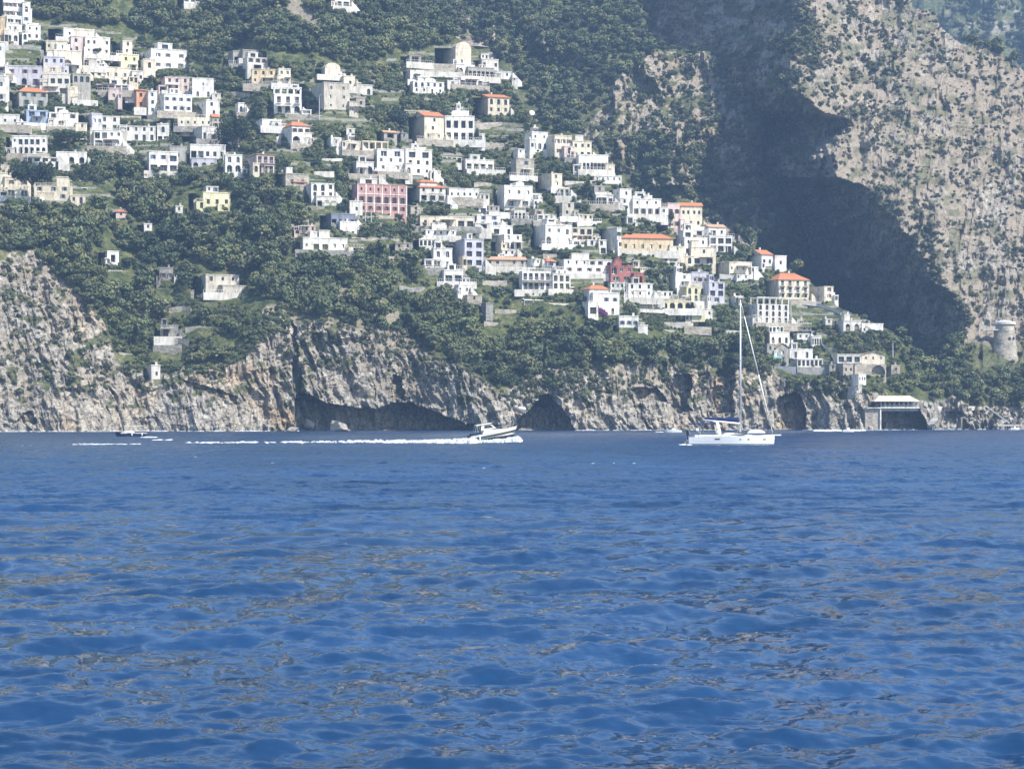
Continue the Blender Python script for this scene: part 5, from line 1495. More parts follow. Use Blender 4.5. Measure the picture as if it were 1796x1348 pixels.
def put_tree(i, t, solo):
    kind, u, v, D, rad, ol = t
    x, y, z = W(u, v, D)
    rz = pr.uniform(0, 6.28); sx = rad * pr.uniform(0.85, 1.15); sz = rad * pr.uniform(0.8, 1.15)
    return x, y, z, rz, sx, sz
solo_trees = sorted([t for t in TREES if t[0] != 'shrub' and -20 < t[1] < 1816 and t[2] > 0], key=lambda t: -t[4] / t[3])[:290]
solo_shrubs = sorted([t for t in TREES if t[0] == 'shrub' and -20 < t[1] < 1816 and t[2] > 0], key=lambda t: -t[4] / t[3])[:290]
sid = {id(t) for t in solo_trees} | {id(t) for t in solo_shrubs}
protoT = {}; protoS = {}
for t in solo_trees:
    x, y, z, rz, sx, sz = put_tree(0, t, True)
    ci = pr.randrange(5, 8) if t[5] else pr.randrange(0, 5)
    what = 'pale olive-like tree' if t[5] else 'dark evergreen tree'
    if t[4] / t[3] * F > 15.5 and not t[5]: what = 'big ' + what
    if ci not in protoT:
        r = empty('olive_tree' if t[5] else 'evergreen_tree')
        c = link('crown', CR[ci], r, (0, 0, 1.15)); k = link('trunk', TK[ci % 3], r); protoT[ci] = r
    else:
        src = protoT[ci]; r = src.copy(); COL.objects.link(r)
        for ch in list(src.children):
            c = ch.copy(); COL.objects.link(c); c.parent = r
    r.location = (x, y, z); r.rotation_euler = (0, 0, rz); r.scale = (sx, sx, sz)
    r['category'] = 'tree'; label_later(r, what, t[1], t[2], 'trees on the slopes round the village')
for t in solo_shrubs:
    x, y, z, rz, sx, sz = put_tree(0, t, True)
    o = link('shrub', SH[pr.randrange(4)]); o.location = (x, y, z + sz * 0.35); o.rotation_euler = (0, 0, rz); o.scale = (sx, sx, sz * 0.9)
    tag(o, None, 'shrub'); label_later(o, 'small dark shrub' if t[4] / t[3] * F < 8.5 else 'dark shrub', t[1], t[2], 'shrubs on the rocky slopes')

finish_labels()

def mass(name, label, cat, items, meshes, lift):
    """plants past the countable ones: one object that sets instances of a few crowns on points"""
    if not items: return
    co = []; rot = []; scl = []; idx = []
    for t in items:
        x, y, z, rz, sx, sz = put_tree(0, t, False)
        co.append((x, y, z + sz * lift)); rot.append((0, 0, rz)); scl.append((sx, sx, sz)); idx.append(pr.randrange(5, 8) if (t[5] and len(meshes) > 5) else pr.randrange(min(5, len(meshes))))
    me = bpy.data.meshes.new(name + '_points'); me.from_pydata(co, [], [])
    a = me.attributes.new('rot', 'FLOAT_VECTOR', 'POINT'); a.data.foreach_set('vector', np.array(rot, np.float32).ravel())
    a = me.attributes.new('scl', 'FLOAT_VECTOR', 'POINT'); a.data.foreach_set('vector', np.array(scl, np.float32).ravel())
    a = me.attributes.new('idx', 'INT', 'POINT'); a.data.foreach_set('value', np.array(idx, np.int32))
    cl = bpy.data.collections.new(name + '_kinds')
    for i, m_ in enumerate(meshes):
        o = bpy.data.objects.new('%s_kind_%02d' % (name, i), m_); cl.objects.link(o)
    g = bpy.data.node_groups.new(name + '_scatter', 'GeometryNodeTree')
    g.interface.new_socket('Geometry', in_out='INPUT', socket_type='NodeSocketGeometry'); g.interface.new_socket('Geometry', in_out='OUTPUT', socket_type='NodeSocketGeometry')
    gi = g.nodes.new('NodeGroupInput'); go = g.nodes.new('NodeGroupOutput')
    ip = g.nodes.new('GeometryNodeInstanceOnPoints'); ci = g.nodes.new('GeometryNodeCollectionInfo')
    ci.inputs['Collection'].default_value = cl; ci.inputs['Separate Children'].default_value = True; ci.inputs['Reset Children'].default_value = True
    def att(nm, ty):
        n_ = g.nodes.new('GeometryNodeInputNamedAttribute'); n_.data_type = ty; n_.inputs['Name'].default_value = nm; return n_.outputs['Attribute']
    mv = g.nodes.new('GeometryNodeMeshToPoints')
    g.links.new(gi.outputs[0], mv.inputs[0]); g.links.new(mv.outputs[0], ip.inputs['Points'])
    g.links.new(ci.outputs[0], ip.inputs['Instance']); ip.inputs['Pick Instance'].default_value = True
    g.links.new(att('idx', 'INT'), ip.inputs['Instance Index']); g.links.new(att('rot', 'FLOAT_VECTOR'), ip.inputs['Rotation']); g.links.new(att('scl', 'FLOAT_VECTOR'), ip.inputs['Scale'])
    g.links.new(ip.outputs[0], go.inputs[0])
    o = link(name, me); md = o.modifiers.new('scatter', 'NODES'); md.node_group = g
    return tag(o, label, cat, None, 'stuff')
rest = [t for t in TREES if id(t) not in sid]
T_ = [t for t in rest if t[0] != 'shrub']
mass('woodland', 'dense evergreen woodland covering the slopes round the village', 'woodland', [t for t in T_ if t[0] == 'tree' or t[2] < 0], CR, 1.15 * 0.8)
mass('garden_greenery', 'green bushes and small trees between the houses', 'greenery', [t for t in T_ if t[0] == 'garden' and t[2] >= 0], CR, 0.45)
mass('scrub', 'low scrub scattered over the rocks and dry slopes', 'scrub', [t for t in rest if t[0] == 'shrub'], SH, 0.35)

# ---- named trees
def umbrella_pine(label, u, v, h_px, w_px, thick_px, seed, name='umbrella_pine', ahead=0.0):
    D, _ = ground(u, v); D -= 2.5 + ahead; x, y, z = W(u, v, D); m = D / F
    root = empty(name, (x, y, z), 0, label, 'pine tree'); r = random.Random(seed)
    H = h_px * m; Wd = w_px * m / 2; T = thick_px * m
    b = MB(); sp = Vector((0, 0, H * 0.42)); b.bar((0, 0, -1.5), sp, 0.36, 8, 0.28)
    for i in range(7):
        a = 6.28 * i / 7 + r.uniform(-.3, .3); d = r.uniform(0.35, 0.7) * Wd
        mid = sp + Vector((math.cos(a) * d * 0.4, math.sin(a) * d * 0.4, (H - T) * 0.32)); b.bar(sp, mid, 0.2, 6, 0.14); b.bar(mid, sp + Vector((math.cos(a) * d, math.sin(a) * d, H * 0.40)), 0.13, 5, 0.05)
    b.build('trunk', M_BARK, root)
    b = MB()
    lobes = [(Vector((r.uniform(-1, 1) * Wd * 0.75, r.uniform(-1, 1) * Wd * 0.6, H - T * r.uniform(0.35, 0.75))), r.uniform(0.22, 0.4) * Wd) for _ in range(16)]
    for i in range(2600):
        c, rad = r.choice(lobes); d = Vector((r.gauss(0, 1), r.gauss(0, 1), r.gauss(0, 1))).normalized()
        p = c + Vector((d.x * rad, d.y * rad, d.z * T * 0.34)) * r.uniform(0.6, 1.05)
        q = (d + Vector((r.gauss(0, .5), r.gauss(0, .5), r.gauss(0, .5)))).normalized().to_track_quat('Z', 'Y'); s = r.uniform(0.14, 0.3)
        u1 = q @ Vector((s, 0, 0)); v1 = q @ Vector((0, s, 0)); b.quad(p - u1 - v1, p + u1 - v1, p + u1 + v1, p - u1 + v1)
    b.build('crown', M_PINE, root)
umbrella_pine('great dark umbrella pine spreading in front of the cream villa at the left', 56, 353, 68, 80, 34, 1, ahead=13.0)
umbrella_pine('wide flat pine beside the grey corner of the beige mansion', 697, 222, 34, 42, 28, 2, 'broad_pine')
umbrella_pine('dark flat-topped tree before the left side of the beige mansion', 540, 200, 32, 30, 12, 3, 'broad_pine')
umbrella_pine('spreading tree standing above the lane right of the blue grey side house', 408, 262, 64, 62, 50, 4, 'broad_pine')
umbrella_pine('spreading pine under the black-windowed white house at the left', 122, 262, 36, 60, 20, 5, 'broad_pine')

def cypress(label, u, v, h_px, w_px):
    D, _ = ground(u, v); D -= 1.5; x, y, z = W(u, v, D); m = D / F
    root = empty('cypress', (x, y, z), 0, label, 'cypress tree'); H = h_px * m
    c = link('crown', CYP, root, (0, 0, H * 0.55)); c.scale = (w_px * m * 0.55, w_px * m * 0.55, H * 0.5)
    k = link('trunk', TK[0], root); k.scale = (1.5, 1.5, H * 0.3)
cypress('dark column-like tree right of the orange gabled house', 836, 250, 30, 9)
cypress('dark tall tree beside the slate-sided house', 1005, 372, 34, 12)
cypress('tall dark tree left of the stepped ridge houses', 1028, 345, 32, 22)
cypress('dark tree in front of the pink stone-sided house', 1176, 392, 26, 14)
cypress('dark column tree between the two halves of the pilastered house', 1213, 550, 24, 12)

def bougainvillea():
    D, _ = ground(1060, 545); D -= 1.5; x, y, z = W(1047, 543, D)
    root = empty('bougainvillea', (x, y, z), 0, 'purple bougainvillea over the terrace of the white house with the small orange roof', 'flowering vine')
    for i, (dx, dz, s) in enumerate(((-3.6, 0.4, 1.1), (-2.6, 1.0, 1.2), (-1.4, -0.2, 1.6), (-0.2, 0.6, 1.5), (0.9, -0.6, 1.7), (2.0, -1.0, 1.5), (2.9, -1.6, 1.2))):
        o = link('flower_mass', CROWN_B, root, (dx, 0, dz)); o.scale = (s, s * 0.6, s)
CROWN_B = crown_mesh('bougainvillea_flowers', M_BOUG, 90, 5, 220, 0.12)
bougainvillea()
def bush(label, u, v, w_px, h_px):
    D, _ = ground(u, v); D -= 2.5; x, y, z = W(u, v, D); m = D / F
    o = link('round_bush', CR[pr.randrange(5)]); o.location = (x, y, z + h_px * m * 0.4); o.scale = (w_px * m / 2, w_px * m / 2, h_px * m / 2); tag(o, label, 'bush')
bush('small round tree before the arched white house of the top row', 172, 96, 14, 15)
bush('left of three clipped round bushes on the cream terrace building', 745, 398, 12, 12)
bush('middle one of three clipped round bushes on the cream terrace building', 764, 398, 14, 14)
bush('right one of three clipped round bushes on the cream terrace building', 783, 400, 15, 20)
bush('dark wide bush under the white pilotis house with the slanting roof band', 770, 375, 36, 18)
bush('dark round bush at the foot of the white single-room house in the lower left', 275, 304, 22, 16)
bush('dark bush under the right corner of the pale yellow house', 395, 372, 14, 13)
bush('round dark bush in front of the terrace with the long parapet on the ridge', 1052, 324, 24, 12)
bush('dark round tree below the large arched window house', 998, 452, 22, 18)
# ================================================================ BOATS
M_GEL = mat_plain('white_gelcoat', (0.80, 0.80, 0.78), 0.25, var=0.04, spec=0.5)
M_GELB = mat_plain('cream_gelcoat', (0.72, 0.68, 0.58), 0.3, var=0.06, spec=0.5)
M_NAVY = mat_plain('navy_canvas', (0.015, 0.03, 0.10), 0.85)
M_DARK = mat_plain('black_rubber_and_antifouling', (0.02, 0.02, 0.025), 0.5)
M_ALU = mat_plain('painted_mast_metal', (0.62, 0.63, 0.65), 0.35, metal=0.2, spec=0.5)
M_STEEL = mat_plain('stainless_steel', (0.5, 0.5, 0.5), 0.25, metal=0.9)
M_TEAK = mat_plain('teak_deck', (0.32, 0.22, 0.13), 0.7)
M_SAIL = mat_plain('furled_sailcloth', (0.70, 0.70, 0.67), 0.8)

def hull_mesh(L, beam, h0, h1, draft, mats, stern=0.8, bowrake=0.25, stripe=0.12, fine=2.2, n=30):
    """round-bilged hull: stern at x=0, bow at x=L; materials by height: antifouling, boot stripe, topsides"""
    b = MB(); rows = []
    for i in range(n + 1):
        t = i / n
        wd = beam / 2 * (stern + (1 - stern) * min(1, t * 2.6)) * (1 - max(0, (t - 0.45) / 0.55) ** fine)
        wd = max(wd, 0.02)
        sh = h0 + (h1 - h0) * t ** 1.6
        dr = draft * (1 - t ** 4) * (0.55 + 0.45 * math.sin(math.pi * min(1, t + 0.25)))
        x = t * L
        prof = [(0.0, -dr, 0), (0.55 * wd, -dr * 0.75, 0), (0.84 * wd, -0.02, 0), (0.87 * wd, stripe, 0), (0.94 * wd, sh * 0.55, 0), (wd, sh, 0)]
        rows.append([(x - bowrake * (t ** 6) * (1 - max(0, z) / h1), y, z) for y, z, _ in prof])
    mi = [0, 0, 1, 2, 2]
    for s in (-1, 1):
        for a, c in zip(rows[:-1], rows[1:]):
            for k in range(5):
                b.mi = mi[k]
                q = [(p[0], s * p[1], p[2]) for p in (a[k], c[k], c[k + 1], a[k + 1])]
                b.quad(*(q if s < 0 else q[::-1]))
    b.mi = 2
    r = rows[0]; b.quad(*([(p[0], -p[1], p[2]) for p in r][::-1] + [(p[0], p[1], p[2]) for p in r[1:]]))
    b.mi = 3
    for a, c in zip(rows[:-1], rows[1:]):
        b.quad((a[5][0], -a[5][1], a[5][2] - 0.05), (c[5][0], -c[5][1], c[5][2] - 0.05), (c[5][0], c[5][1], c[5][2] - 0.05), (a[5][0], a[5][1], a[5][2] - 0.05))
    return b.mesh('hull', mats)

def rounded_cabin(name, x0, x1, wd, z0, h, mat, parent, nose=0.6, tail=0.15, n=12):
    """low deckhouse with sloping front and rounded sides"""
    b = MB(); rows = []
    for i in range(n + 1):
        t = i / n; x = x0 + (x1 - x0) * t
        hh = h * min(1, (t / tail) if tail > 0 else 1) ** 0.6 * min(1, (1 - t) / nose) ** 0.75 if t < 1 else 0.02
        hh = max(hh, 0.02); w_ = wd / 2 * (1 - 0.45 * t ** 2)
        rows.append([(x, -w_, z0), (x, -w_ * 0.93, z0 + hh * 0.7), (x, -w_ * 0.75, z0 + hh), (x, w_ * 0.75, z0 + hh), (x, w_ * 0.93, z0 + hh * 0.7), (x, w_, z0)])
    for a, c in zip(rows[:-1], rows[1:]):
        for k in range(5): b.quad(a[k], c[k], c[k + 1], a[k + 1])
    b.quad(*rows[0]); return b.build(name, mat, parent)

def sailboat():
    D = 353.0; m = D / F
    x, _, _ = W(1206, 779, D)
    root = empty('sailing_yacht', (x, D, 0.0), R(2), 'white sailing yacht under bare mast with navy sail cover and furled jib', 'sailboat')
    P = lambda u, v: ((u - 1206) * m, (779 - v) * m)       # metres forward of the stern, above the water
    hull = link('hull', hull_mesh(13.4, 4.3, 1.16, 1.52, 0.55, [M_DARK, M_DARK, M_GEL, M_TEAK], stern=0.86, bowrake=0.15, stripe=0.1), root)
    def side(xx, z):
        t = xx / 13.4; wd = 2.15 * (0.86 + 0.14 * min(1, t * 2.6)) * (1 - max(0, (t - 0.45) / 0.55) ** 2.2); sh = 1.16 + 0.36 * t ** 1.6
        return wd * (0.94 + 0.06 * (z / sh - 0.55) / 0.45) + 0.012
    for a, c, z0, z1 in ((3.9, 4.7, 0.72, 0.92), (7.7, 9.25, 0.68, 0.86), (11.45, 11.9, 0.68, 0.86)):
        for s in (-1, 1):
            b = MB(); b.quad(*[(xx, s * side(xx, z), z) for xx, z in ((a, z0), (c, z0), (c, z1), (a, z1))][::s if s > 0 else 1]); o = b.build('hull_window', M_GLASS, hull)
    b = MB(); b.box(-0.65, 0.02, -1.5, 1.5, 0.25, 0.42); b.build('bathing_platform', M_TEAK, root)
    cr = rounded_cabin('coachroof', 4.9, 11.4, 3.0, 1.2, 0.55, M_GEL, root, nose=0.75, tail=0.1)
    for s in (-1, 1):
        b = MB(); b.box(5.9, 8.9, s * 1.37 - 0.03, s * 1.37 + 0.03, 1.42, 1.58); b.build('side_window', M_GLASS, cr)
    # cockpit coaming, seats, wheels
    for s in (-1, 1): b = MB(); b.box(0.9, 4.95, s * 1.55 - 0.25, s * 1.55 + 0.25, 1.1, 1.5); b.build('cockpit_coaming', M_GEL, root)
    for s in (-1, 1):
        b = MB(); n = 16; c = Vector((1.7, s * 0.9, 2.1))
        pts = [c + Vector((0, 0.45 * math.cos(2 * math.pi * i / n), 0.45 * math.sin(2 * math.pi * i / n))) for i in range(n + 1)]
        b.tube(pts, 0.03, 5); b.bar(c, c + Vector((0.2, 0, -0.8)), 0.09); b.build('steering_wheel', M_STEEL, root)
    # white arch over the companionway
    b = MB(); n = 14
    pts = []
    for i in range(n + 1):
        t = math.pi * i / n; pts.append(Vector((4.6 - 0.75 * math.sin(t), -1.75 * math.cos(t), 1.5 + 1.85 * min(1, math.sin(t) * 1.7))))
    for p, q in zip(pts[:-1], pts[1:]):
        d = Vector((0.42, 0, 0)); e = Vector((0, 0, 0.10))
        b.quad(p, q, q + d, p + d); b.quad(p + e, p + d + e, q + d + e, q + e); b.quad(p, p + e, q + e, q); b.quad(p + d, q + d, q + d + e, p + d + e)
    b.build('arch', M_GEL, root)
    # bimini (dark canvas on hoops) and spray hood
    b = MB(); n = 8
    for i in range(n):
        y0, y1 = -1.5 + 3.0 * i / n, -1.5 + 3.0 * (i + 1) / n; z = lambda y: 3.08 + 0.16 * (1 - (y / 1.5) ** 2)
        b.quad((0.3, y0, z(y0)), (4.3, y0, z(y0) + 0.08), (4.3, y1, z(y1) + 0.08), (0.3, y1, z(y1))); b.quad((0.3, y0, z(y0) - 0.05), (0.3, y1, z(y1) - 0.05), (4.3, y1, z(y1) + 0.03), (4.3, y0, z(y0) + 0.03))
    for s in (-1, 1): b.quad((0.3, s * 1.5, 3.03), (4.3, s * 1.5, 3.11), (4.3, s * 1.5, 3.16), (0.3, s * 1.5, 3.08))
    b.build('bimini', M_NAVY, root)
    b = MB()
    for xx in (0.6, 2.2, 3.9):
        for s in (-1, 1): b.bar((2.2 + (xx - 2.2) * 0.4, s * 1.6, 1.8), (xx, s * 1.48, 3.06), 0.025)
    b.build('bimini_frame', M_STEEL, root)
    b = MB()
    for i in range(6):
        y0, y1 = -1.3 + 2.6 * i / 6, -1.3 + 2.6 * (i + 1) / 6
        b.quad((4.9, y0, 2.75 - 0.1 * (y0 / 1.3) ** 2), (6.1, y0, 2.02), (6.1, y1, 2.02), (4.9, y1, 2.75 - 0.1 * (y1 / 1.3) ** 2))
    for s in (-1, 1): b.quad((4.9, s * 1.3, 2.05), (6.1, s * 1.3, 2.02), (4.9, s * 1.3, 2.65))
    b.build('spray_hood', M_GLASS, root)
    # spars
    mx = (1299 - 1206) * m; top = (779 - 526) * m
    b = MB(); b.bar((mx, 0, 1.9), (mx, 0, top), 0.145, 12, 0.10); ms = b.build('mast', M_ALU, root, True)
    for z, w_ in ((7.6, 1.7), (12.8, 1.3), (17.4, 0.9)):
        b = MB(); b.bar((mx, -w_, z), (mx, w_, z), 0.05); b.build('spreader', M_ALU, ms)
    b = MB(); b.bar((mx, 0, top), (mx, 0, top + 0.9), 0.025); b.bar((mx - 0.35, 0, top + 0.3), (mx + 0.3, 0, top + 0.35), 0.02); b.build('masthead_antenna', M_ALU, ms)
    bx, bz = P(1233, 736)
    b = MB(); b.bar((bx, 0, bz), (mx - 0.15, 0, bz - 0.55), 0.13, 10); b.build('boom', M_GEL, root, True)
    b = MB(); n = 16
    for i in range(n):
        t0, t1 = i / n, (i + 1) / n
        def ring(t):
            xx = bx + 0.35 + (mx - 0.25 - bx - 0.35) * t; zz = bz - 0.03 - 0.52 * t; hh = 0.32 + 0.55 * t ** 1.3 + 0.05 * math.sin(t * 19)
            return [Vector((xx, 0.17 * math.cos(a), zz + 0.13 + hh / 2 + hh / 2 * math.sin(a))) for a in [2 * math.pi * k / 8 for k in range(8)]]
        A, Bq = ring(t0), ring(t1)
        for k in range(8): b.quad(A[k], A[(k + 1) % 8], Bq[(k + 1) % 8], Bq[k])
    b.build('sail_cover', M_NAVY, root, True)
    # furled jib on the forestay
    f0 = Vector((mx + 0.12, 0, top - 0.5)); f1 = Vector((13.05, 0, 1.75)); d = f1 - f0
    b = MB(); b.bar(f0, f0 + d * 0.10, 0.03, 6); b.bar(f0 + d * 0.10, f0 + d * 0.55, 0.07, 8, 0.11); b.bar(f0 + d * 0.55, f0 + d * 0.95, 0.11, 8, 0.08); b.bar(f0 + d * 0.95, f1, 0.05, 6)
    b.build('furled_jib', M_SAIL, root, True)
    b = MB()
    b.bar((mx - 0.1, 0, top), (0.15, 0, 1.5), 0.012)
    for s in (-1, 1):
        b.bar((mx, 0, top - 0.4), (mx, s * 0.9, 17.4), 0.012); b.bar((mx, s * 0.9, 17.4), (mx, s * 1.3, 12.8), 0.014); b.bar((mx, s * 1.3, 12.8), (mx, s * 1.7, 7.6), 0.014); b.bar((mx, s * 1.7, 7.6), (mx - 0.2, s * 1.85, 1.6), 0.016)
    b.build('rigging', M_STEEL, root)
    # rails
    b = MB(); L = 13.4; prev = None
    for i in range(12):
        t = i / 11; xx = 0.3 + 12.7 * t
        wy = 4.3 / 2 * (0.86 + 0.14 * min(1, t * 2.6)) * (1 - max(0, (t - 0.45) / 0.55) ** 2.2) - 0.06; zz = 1.16 + 0.36 * t ** 1.6
        wy = max(wy, 0.15)
        for s in (-1, 1):
            b.bar((xx, s * wy, zz - 0.05), (xx, s * wy, zz + 0.62), 0.018, 4)
            if prev: b.bar((prev[0], s * prev[1], prev[2] + 0.62), (xx, s * wy, zz + 0.62), 0.014, 4); b.bar((prev[0], s * prev[1], prev[2] + 0.32), (xx, s * wy, zz + 0.32), 0.012, 4)
        prev = (xx, wy, zz)
    for s in (-1, 1): b.bar((0.3, s * 1.75, 1.4), (-0.1, s * 1.6, 2.25), 0.025, 5)
    b.bar((-0.1, -1.6, 2.25), (-0.1, 1.6, 2.25), 0.025, 5)
    b.build('guard_rail', M_STEEL, root)
    b = MB(); b.box(13.0, 14.35, -0.14, 0.14, 1.34, 1.52); b.build('bowsprit', M_GEL, root)
    # dinghy upside down on the foredeck: it belongs to itself
    (dx, dz) = (9.75, 1.9)
    c, s_ = math.cos(R(2)), math.sin(R(2))
    bm = bmesh.new(); bmesh.ops.create_uvsphere(bm, u_segments=20, v_segments=10, radius=1)
    for v_ in bm.verts: v_.co = Vector((v_.co.x * 1.35 * (1 if v_.co.x < 0 else 1.05), v_.co.y * 0.72, max(v_.co.z, -0.1) * 0.55))
    me = bpy.data.meshes.new('dinghy'); bm.to_mesh(me); bm.free(); me.materials.append(M_GEL)
    me.polygons.foreach_set('use_smooth', [True] * len(me.polygons))
    o = link('dinghy', me); o.location = (x + 10.5 * c, D + 10.5 * s_, 1.75); o.rotation_euler = (0, 0, R(2)); tag(o, 'white dinghy lying upside down on the foredeck of the sailing yacht', 'dinghy')
    # outboard on the stern rail
    b = MB(); b.box(-0.35, 0.05, -1.5, -1.15, 1.45, 2.15); b.box(-0.28, -0.1, -1.4, -1.25, 0.75, 1.447); b.build('outboard_engine', M_DARK, root)
    b = MB(); b.box(1.1, 1.5, -1.9, -1.55, 2.1, 2.5); b.build('life_raft_box', M_GEL, root)
sailboat()

def motor_yacht():
    D = 396.0; m = D / F
    x, _, _ = W(826, 774, D)
    root = empty('motor_cruiser', (x, D, -0.25), R(12), 'cream white motor cruiser with dark waist stripe racing right with raised bow', 'motorboat')
    root.rotation_euler = (0, R(-9.0), R(10)); root.scale = (1.0, 1.1, 1.22)
    L = 8.4
    hull = link('hull', hull_mesh(L, 2.9, 0.95, 1.35, 0.35, [M_GELB, M_DARK, M_GELB, M_TEAK], stern=0.92, bowrake=0.9, stripe=0.3, fine=2.6), root)
    for s in (-1, 1):
        b = MB(); n = 14
        for i in range(n):
            def pt(t, z):
                wd = 1.45 * (0.92 + 0.08 * min(1, t * 2.6)) * (1 - max(0, (t - 0.45) / 0.55) ** 2.6) + 0.02
                sh = 0.95 + 0.4 * t ** 1.6; return (t * L, s * max(wd, 0.04) * 0.985, sh * z)
            t0, t1 = i / n, (i + 1) / n
            b.quad(pt(t0, 0.5), pt(t1, 0.5), pt(t1, 0.68), pt(t0, 0.68))
        b.build('rubbing_strake', M_DARK, hull)
    cab = rounded_cabin('cabin', 2.0, 7.3, 2.3, 0.95, 0.62, M_GELB, root, nose=0.9, tail=0.05)
    b = MB(); b.quad((1.9, -1.05, 1.5), (4.6, -1.0, 1.5), (3.7, -0.9, 2.25), (2.1, -0.95, 2.25)); b.quad((1.9, 1.05, 1.5), (2.1, 0.95, 2.25), (3.7, 0.9, 2.25), (4.6, 1.0, 1.5)); b.quad((4.6, -1.0, 1.5), (4.6, 1.0, 1.5), (3.7, 0.9, 2.25), (3.7, -0.9, 2.25))
    wh = b.build('wheelhouse', M_GELB, root)
    b = MB(); b.quad((2.5, -1.06, 1.75), (4.1, -1.03, 1.68), (3.7, -0.98, 2.05), (2.6, -1.0, 2.1)); b.build('side_window', M_GLASS, wh)
    b = MB(); b.quad((4.50, -0.85, 1.62), (4.50, 0.85, 1.62), (3.85, 0.8, 2.16), (3.85, -0.8, 2.16)); b.build('windscreen', M_GLASS, wh)
    b = MB(); b.box(1.2, 3.95, -1.08, 1.08, 2.253, 2.36); b.build('roof', M_GELB, root)
    b = MB()
    for s in (-1, 1): b.bar((1.3, s, 0.9), (1.35, s, 2.26), 0.05); b.bar((0.5, s * 1.1, 0.9), (1.25, s, 2.2), 0.04)
    b.build('roof_supports', M_STEEL, root)
    b = MB(); b.box(0.15, 1.9, -1.2, 1.2, 0.9, 1.25); b.build('cockpit_seat', M_NAVY, root)
    b = MB(); b.box(-0.9, 0.0, -1.2, 1.2, 0.22, 0.35); b.box(-0.5, -0.15, -0.35, 0.35, 0.353, 1.1); b.build('stern_platform', M_DARK, root)
    b = MB(); prev = None
    for i in range(8):
        t = 0.5 + 0.48 * i / 7; wy = max(1.45 * (1 - max(0, (t - 0.45) / 0.55) ** 2.6) - 0.1, 0.08); zz = 0.95 + 0.4 * t ** 1.6
        for s in (-1, 1):
            b.bar((t * L, s * wy, zz), (t * L + 0.1, s * wy, zz + 0.45), 0.018, 4)
            if prev: b.bar((prev[0], s * prev[1], prev[2]), (t * L + 0.1, s * wy, zz + 0.45), 0.018, 4)
        prev = (t * L + 0.1, wy, zz + 0.45)
    b.build('bow_rail', M_STEEL, root)
    b = MB(); b.bar((2.4, 0, 2.36), (2.2, 0, 3.3), 0.03); b.build('antenna', M_STEEL, root)
    for xx in (1.4, 0.3):
        b = MB(); b.bar((xx, -1.52, 0.3), (xx, -1.5, 0.85), 0.13, 8); b.build('fender', M_GEL, root)
motor_yacht()

def small_boat(label, u0, u1, v, left, kind, name='small_boat'):
    D = CH * F / (v - HZ); m = D / F; L = (u1 - u0) * m
    x, _, _ = W(u1 if left else u0, v, D)
    root = empty(name, (x, D, 0.0), R(180) if left else 0, label, 'boat')
    dk = kind == 'awning'
    link('hull', hull_mesh(L, L * 0.32, 0.62, 1.05 if dk else 0.8, 0.25, [M_DARK, M_NAVY if dk else M_GEL, M_NAVY if dk else M_GEL, M_TEAK], stern=0.75, bowrake=0.4, stripe=0.1), root)
    if dk:
        b = MB(); b.box(-0.1, L * 0.78, -L * 0.15, L * 0.15, 0.625, 0.78); b.build('gunwale', M_GELB, root)
        b = MB(); b.box(L * 0.1, L * 0.66, -L * 0.14, L * 0.14, 2.25, 2.36); b.build('awning', M_CANVAS, root)
        b = MB()
        for xx in (0.12, 0.4, 0.63):
            for s in (-1, 1): b.bar((L * xx, s * L * 0.12, 0.6), (L * xx, s * L * 0.12, 2.26), 0.04)
        b.build('awning_posts', M_STEEL, root)
        rounded_cabin('cuddy', L * 0.35, L * 0.85, L * 0.2, 0.7, 0.5, M_GELB, root, 0.5, 0.1)
        b = MB(); b.bar((L * 0.99, 0, 0.9), (L * 1.0, 0, 1.6), 0.05); b.build('bow_post', M_GEL, root)
        for xx in (0.1, 0.42):
            b = MB(); b.bar((L * xx, L * 0.165, 0.2), (L * xx, L * 0.165, 0.75), 0.12, 8); b.build('fender', M_GEL, root)
    else:
        rounded_cabin('console', L * 0.35, L * 0.6, L * 0.14, 0.6, 0.6, M_GEL, root, 0.4, 0.1)
        b = MB(); b.box(-0.25, 0.1, -0.2, 0.2, 0.3, 1.05); b.build('outboard_engine', M_DARK, root)
small_boat('small wooden boat with a flat white awning near the left shore', 201, 256, 765, True, 'awning')
small_boat('low white open motorboat just behind the stern of the sailing yacht', 1164, 1196, 758, True, 'open')
small_boat('white speedboat near the rocks left of the beach restaurant', 1478, 1500, 757, False, 'open')
small_boat('tiny white boat beside the landing stage at the right', 1772, 1789, 753.5, False, 'open')

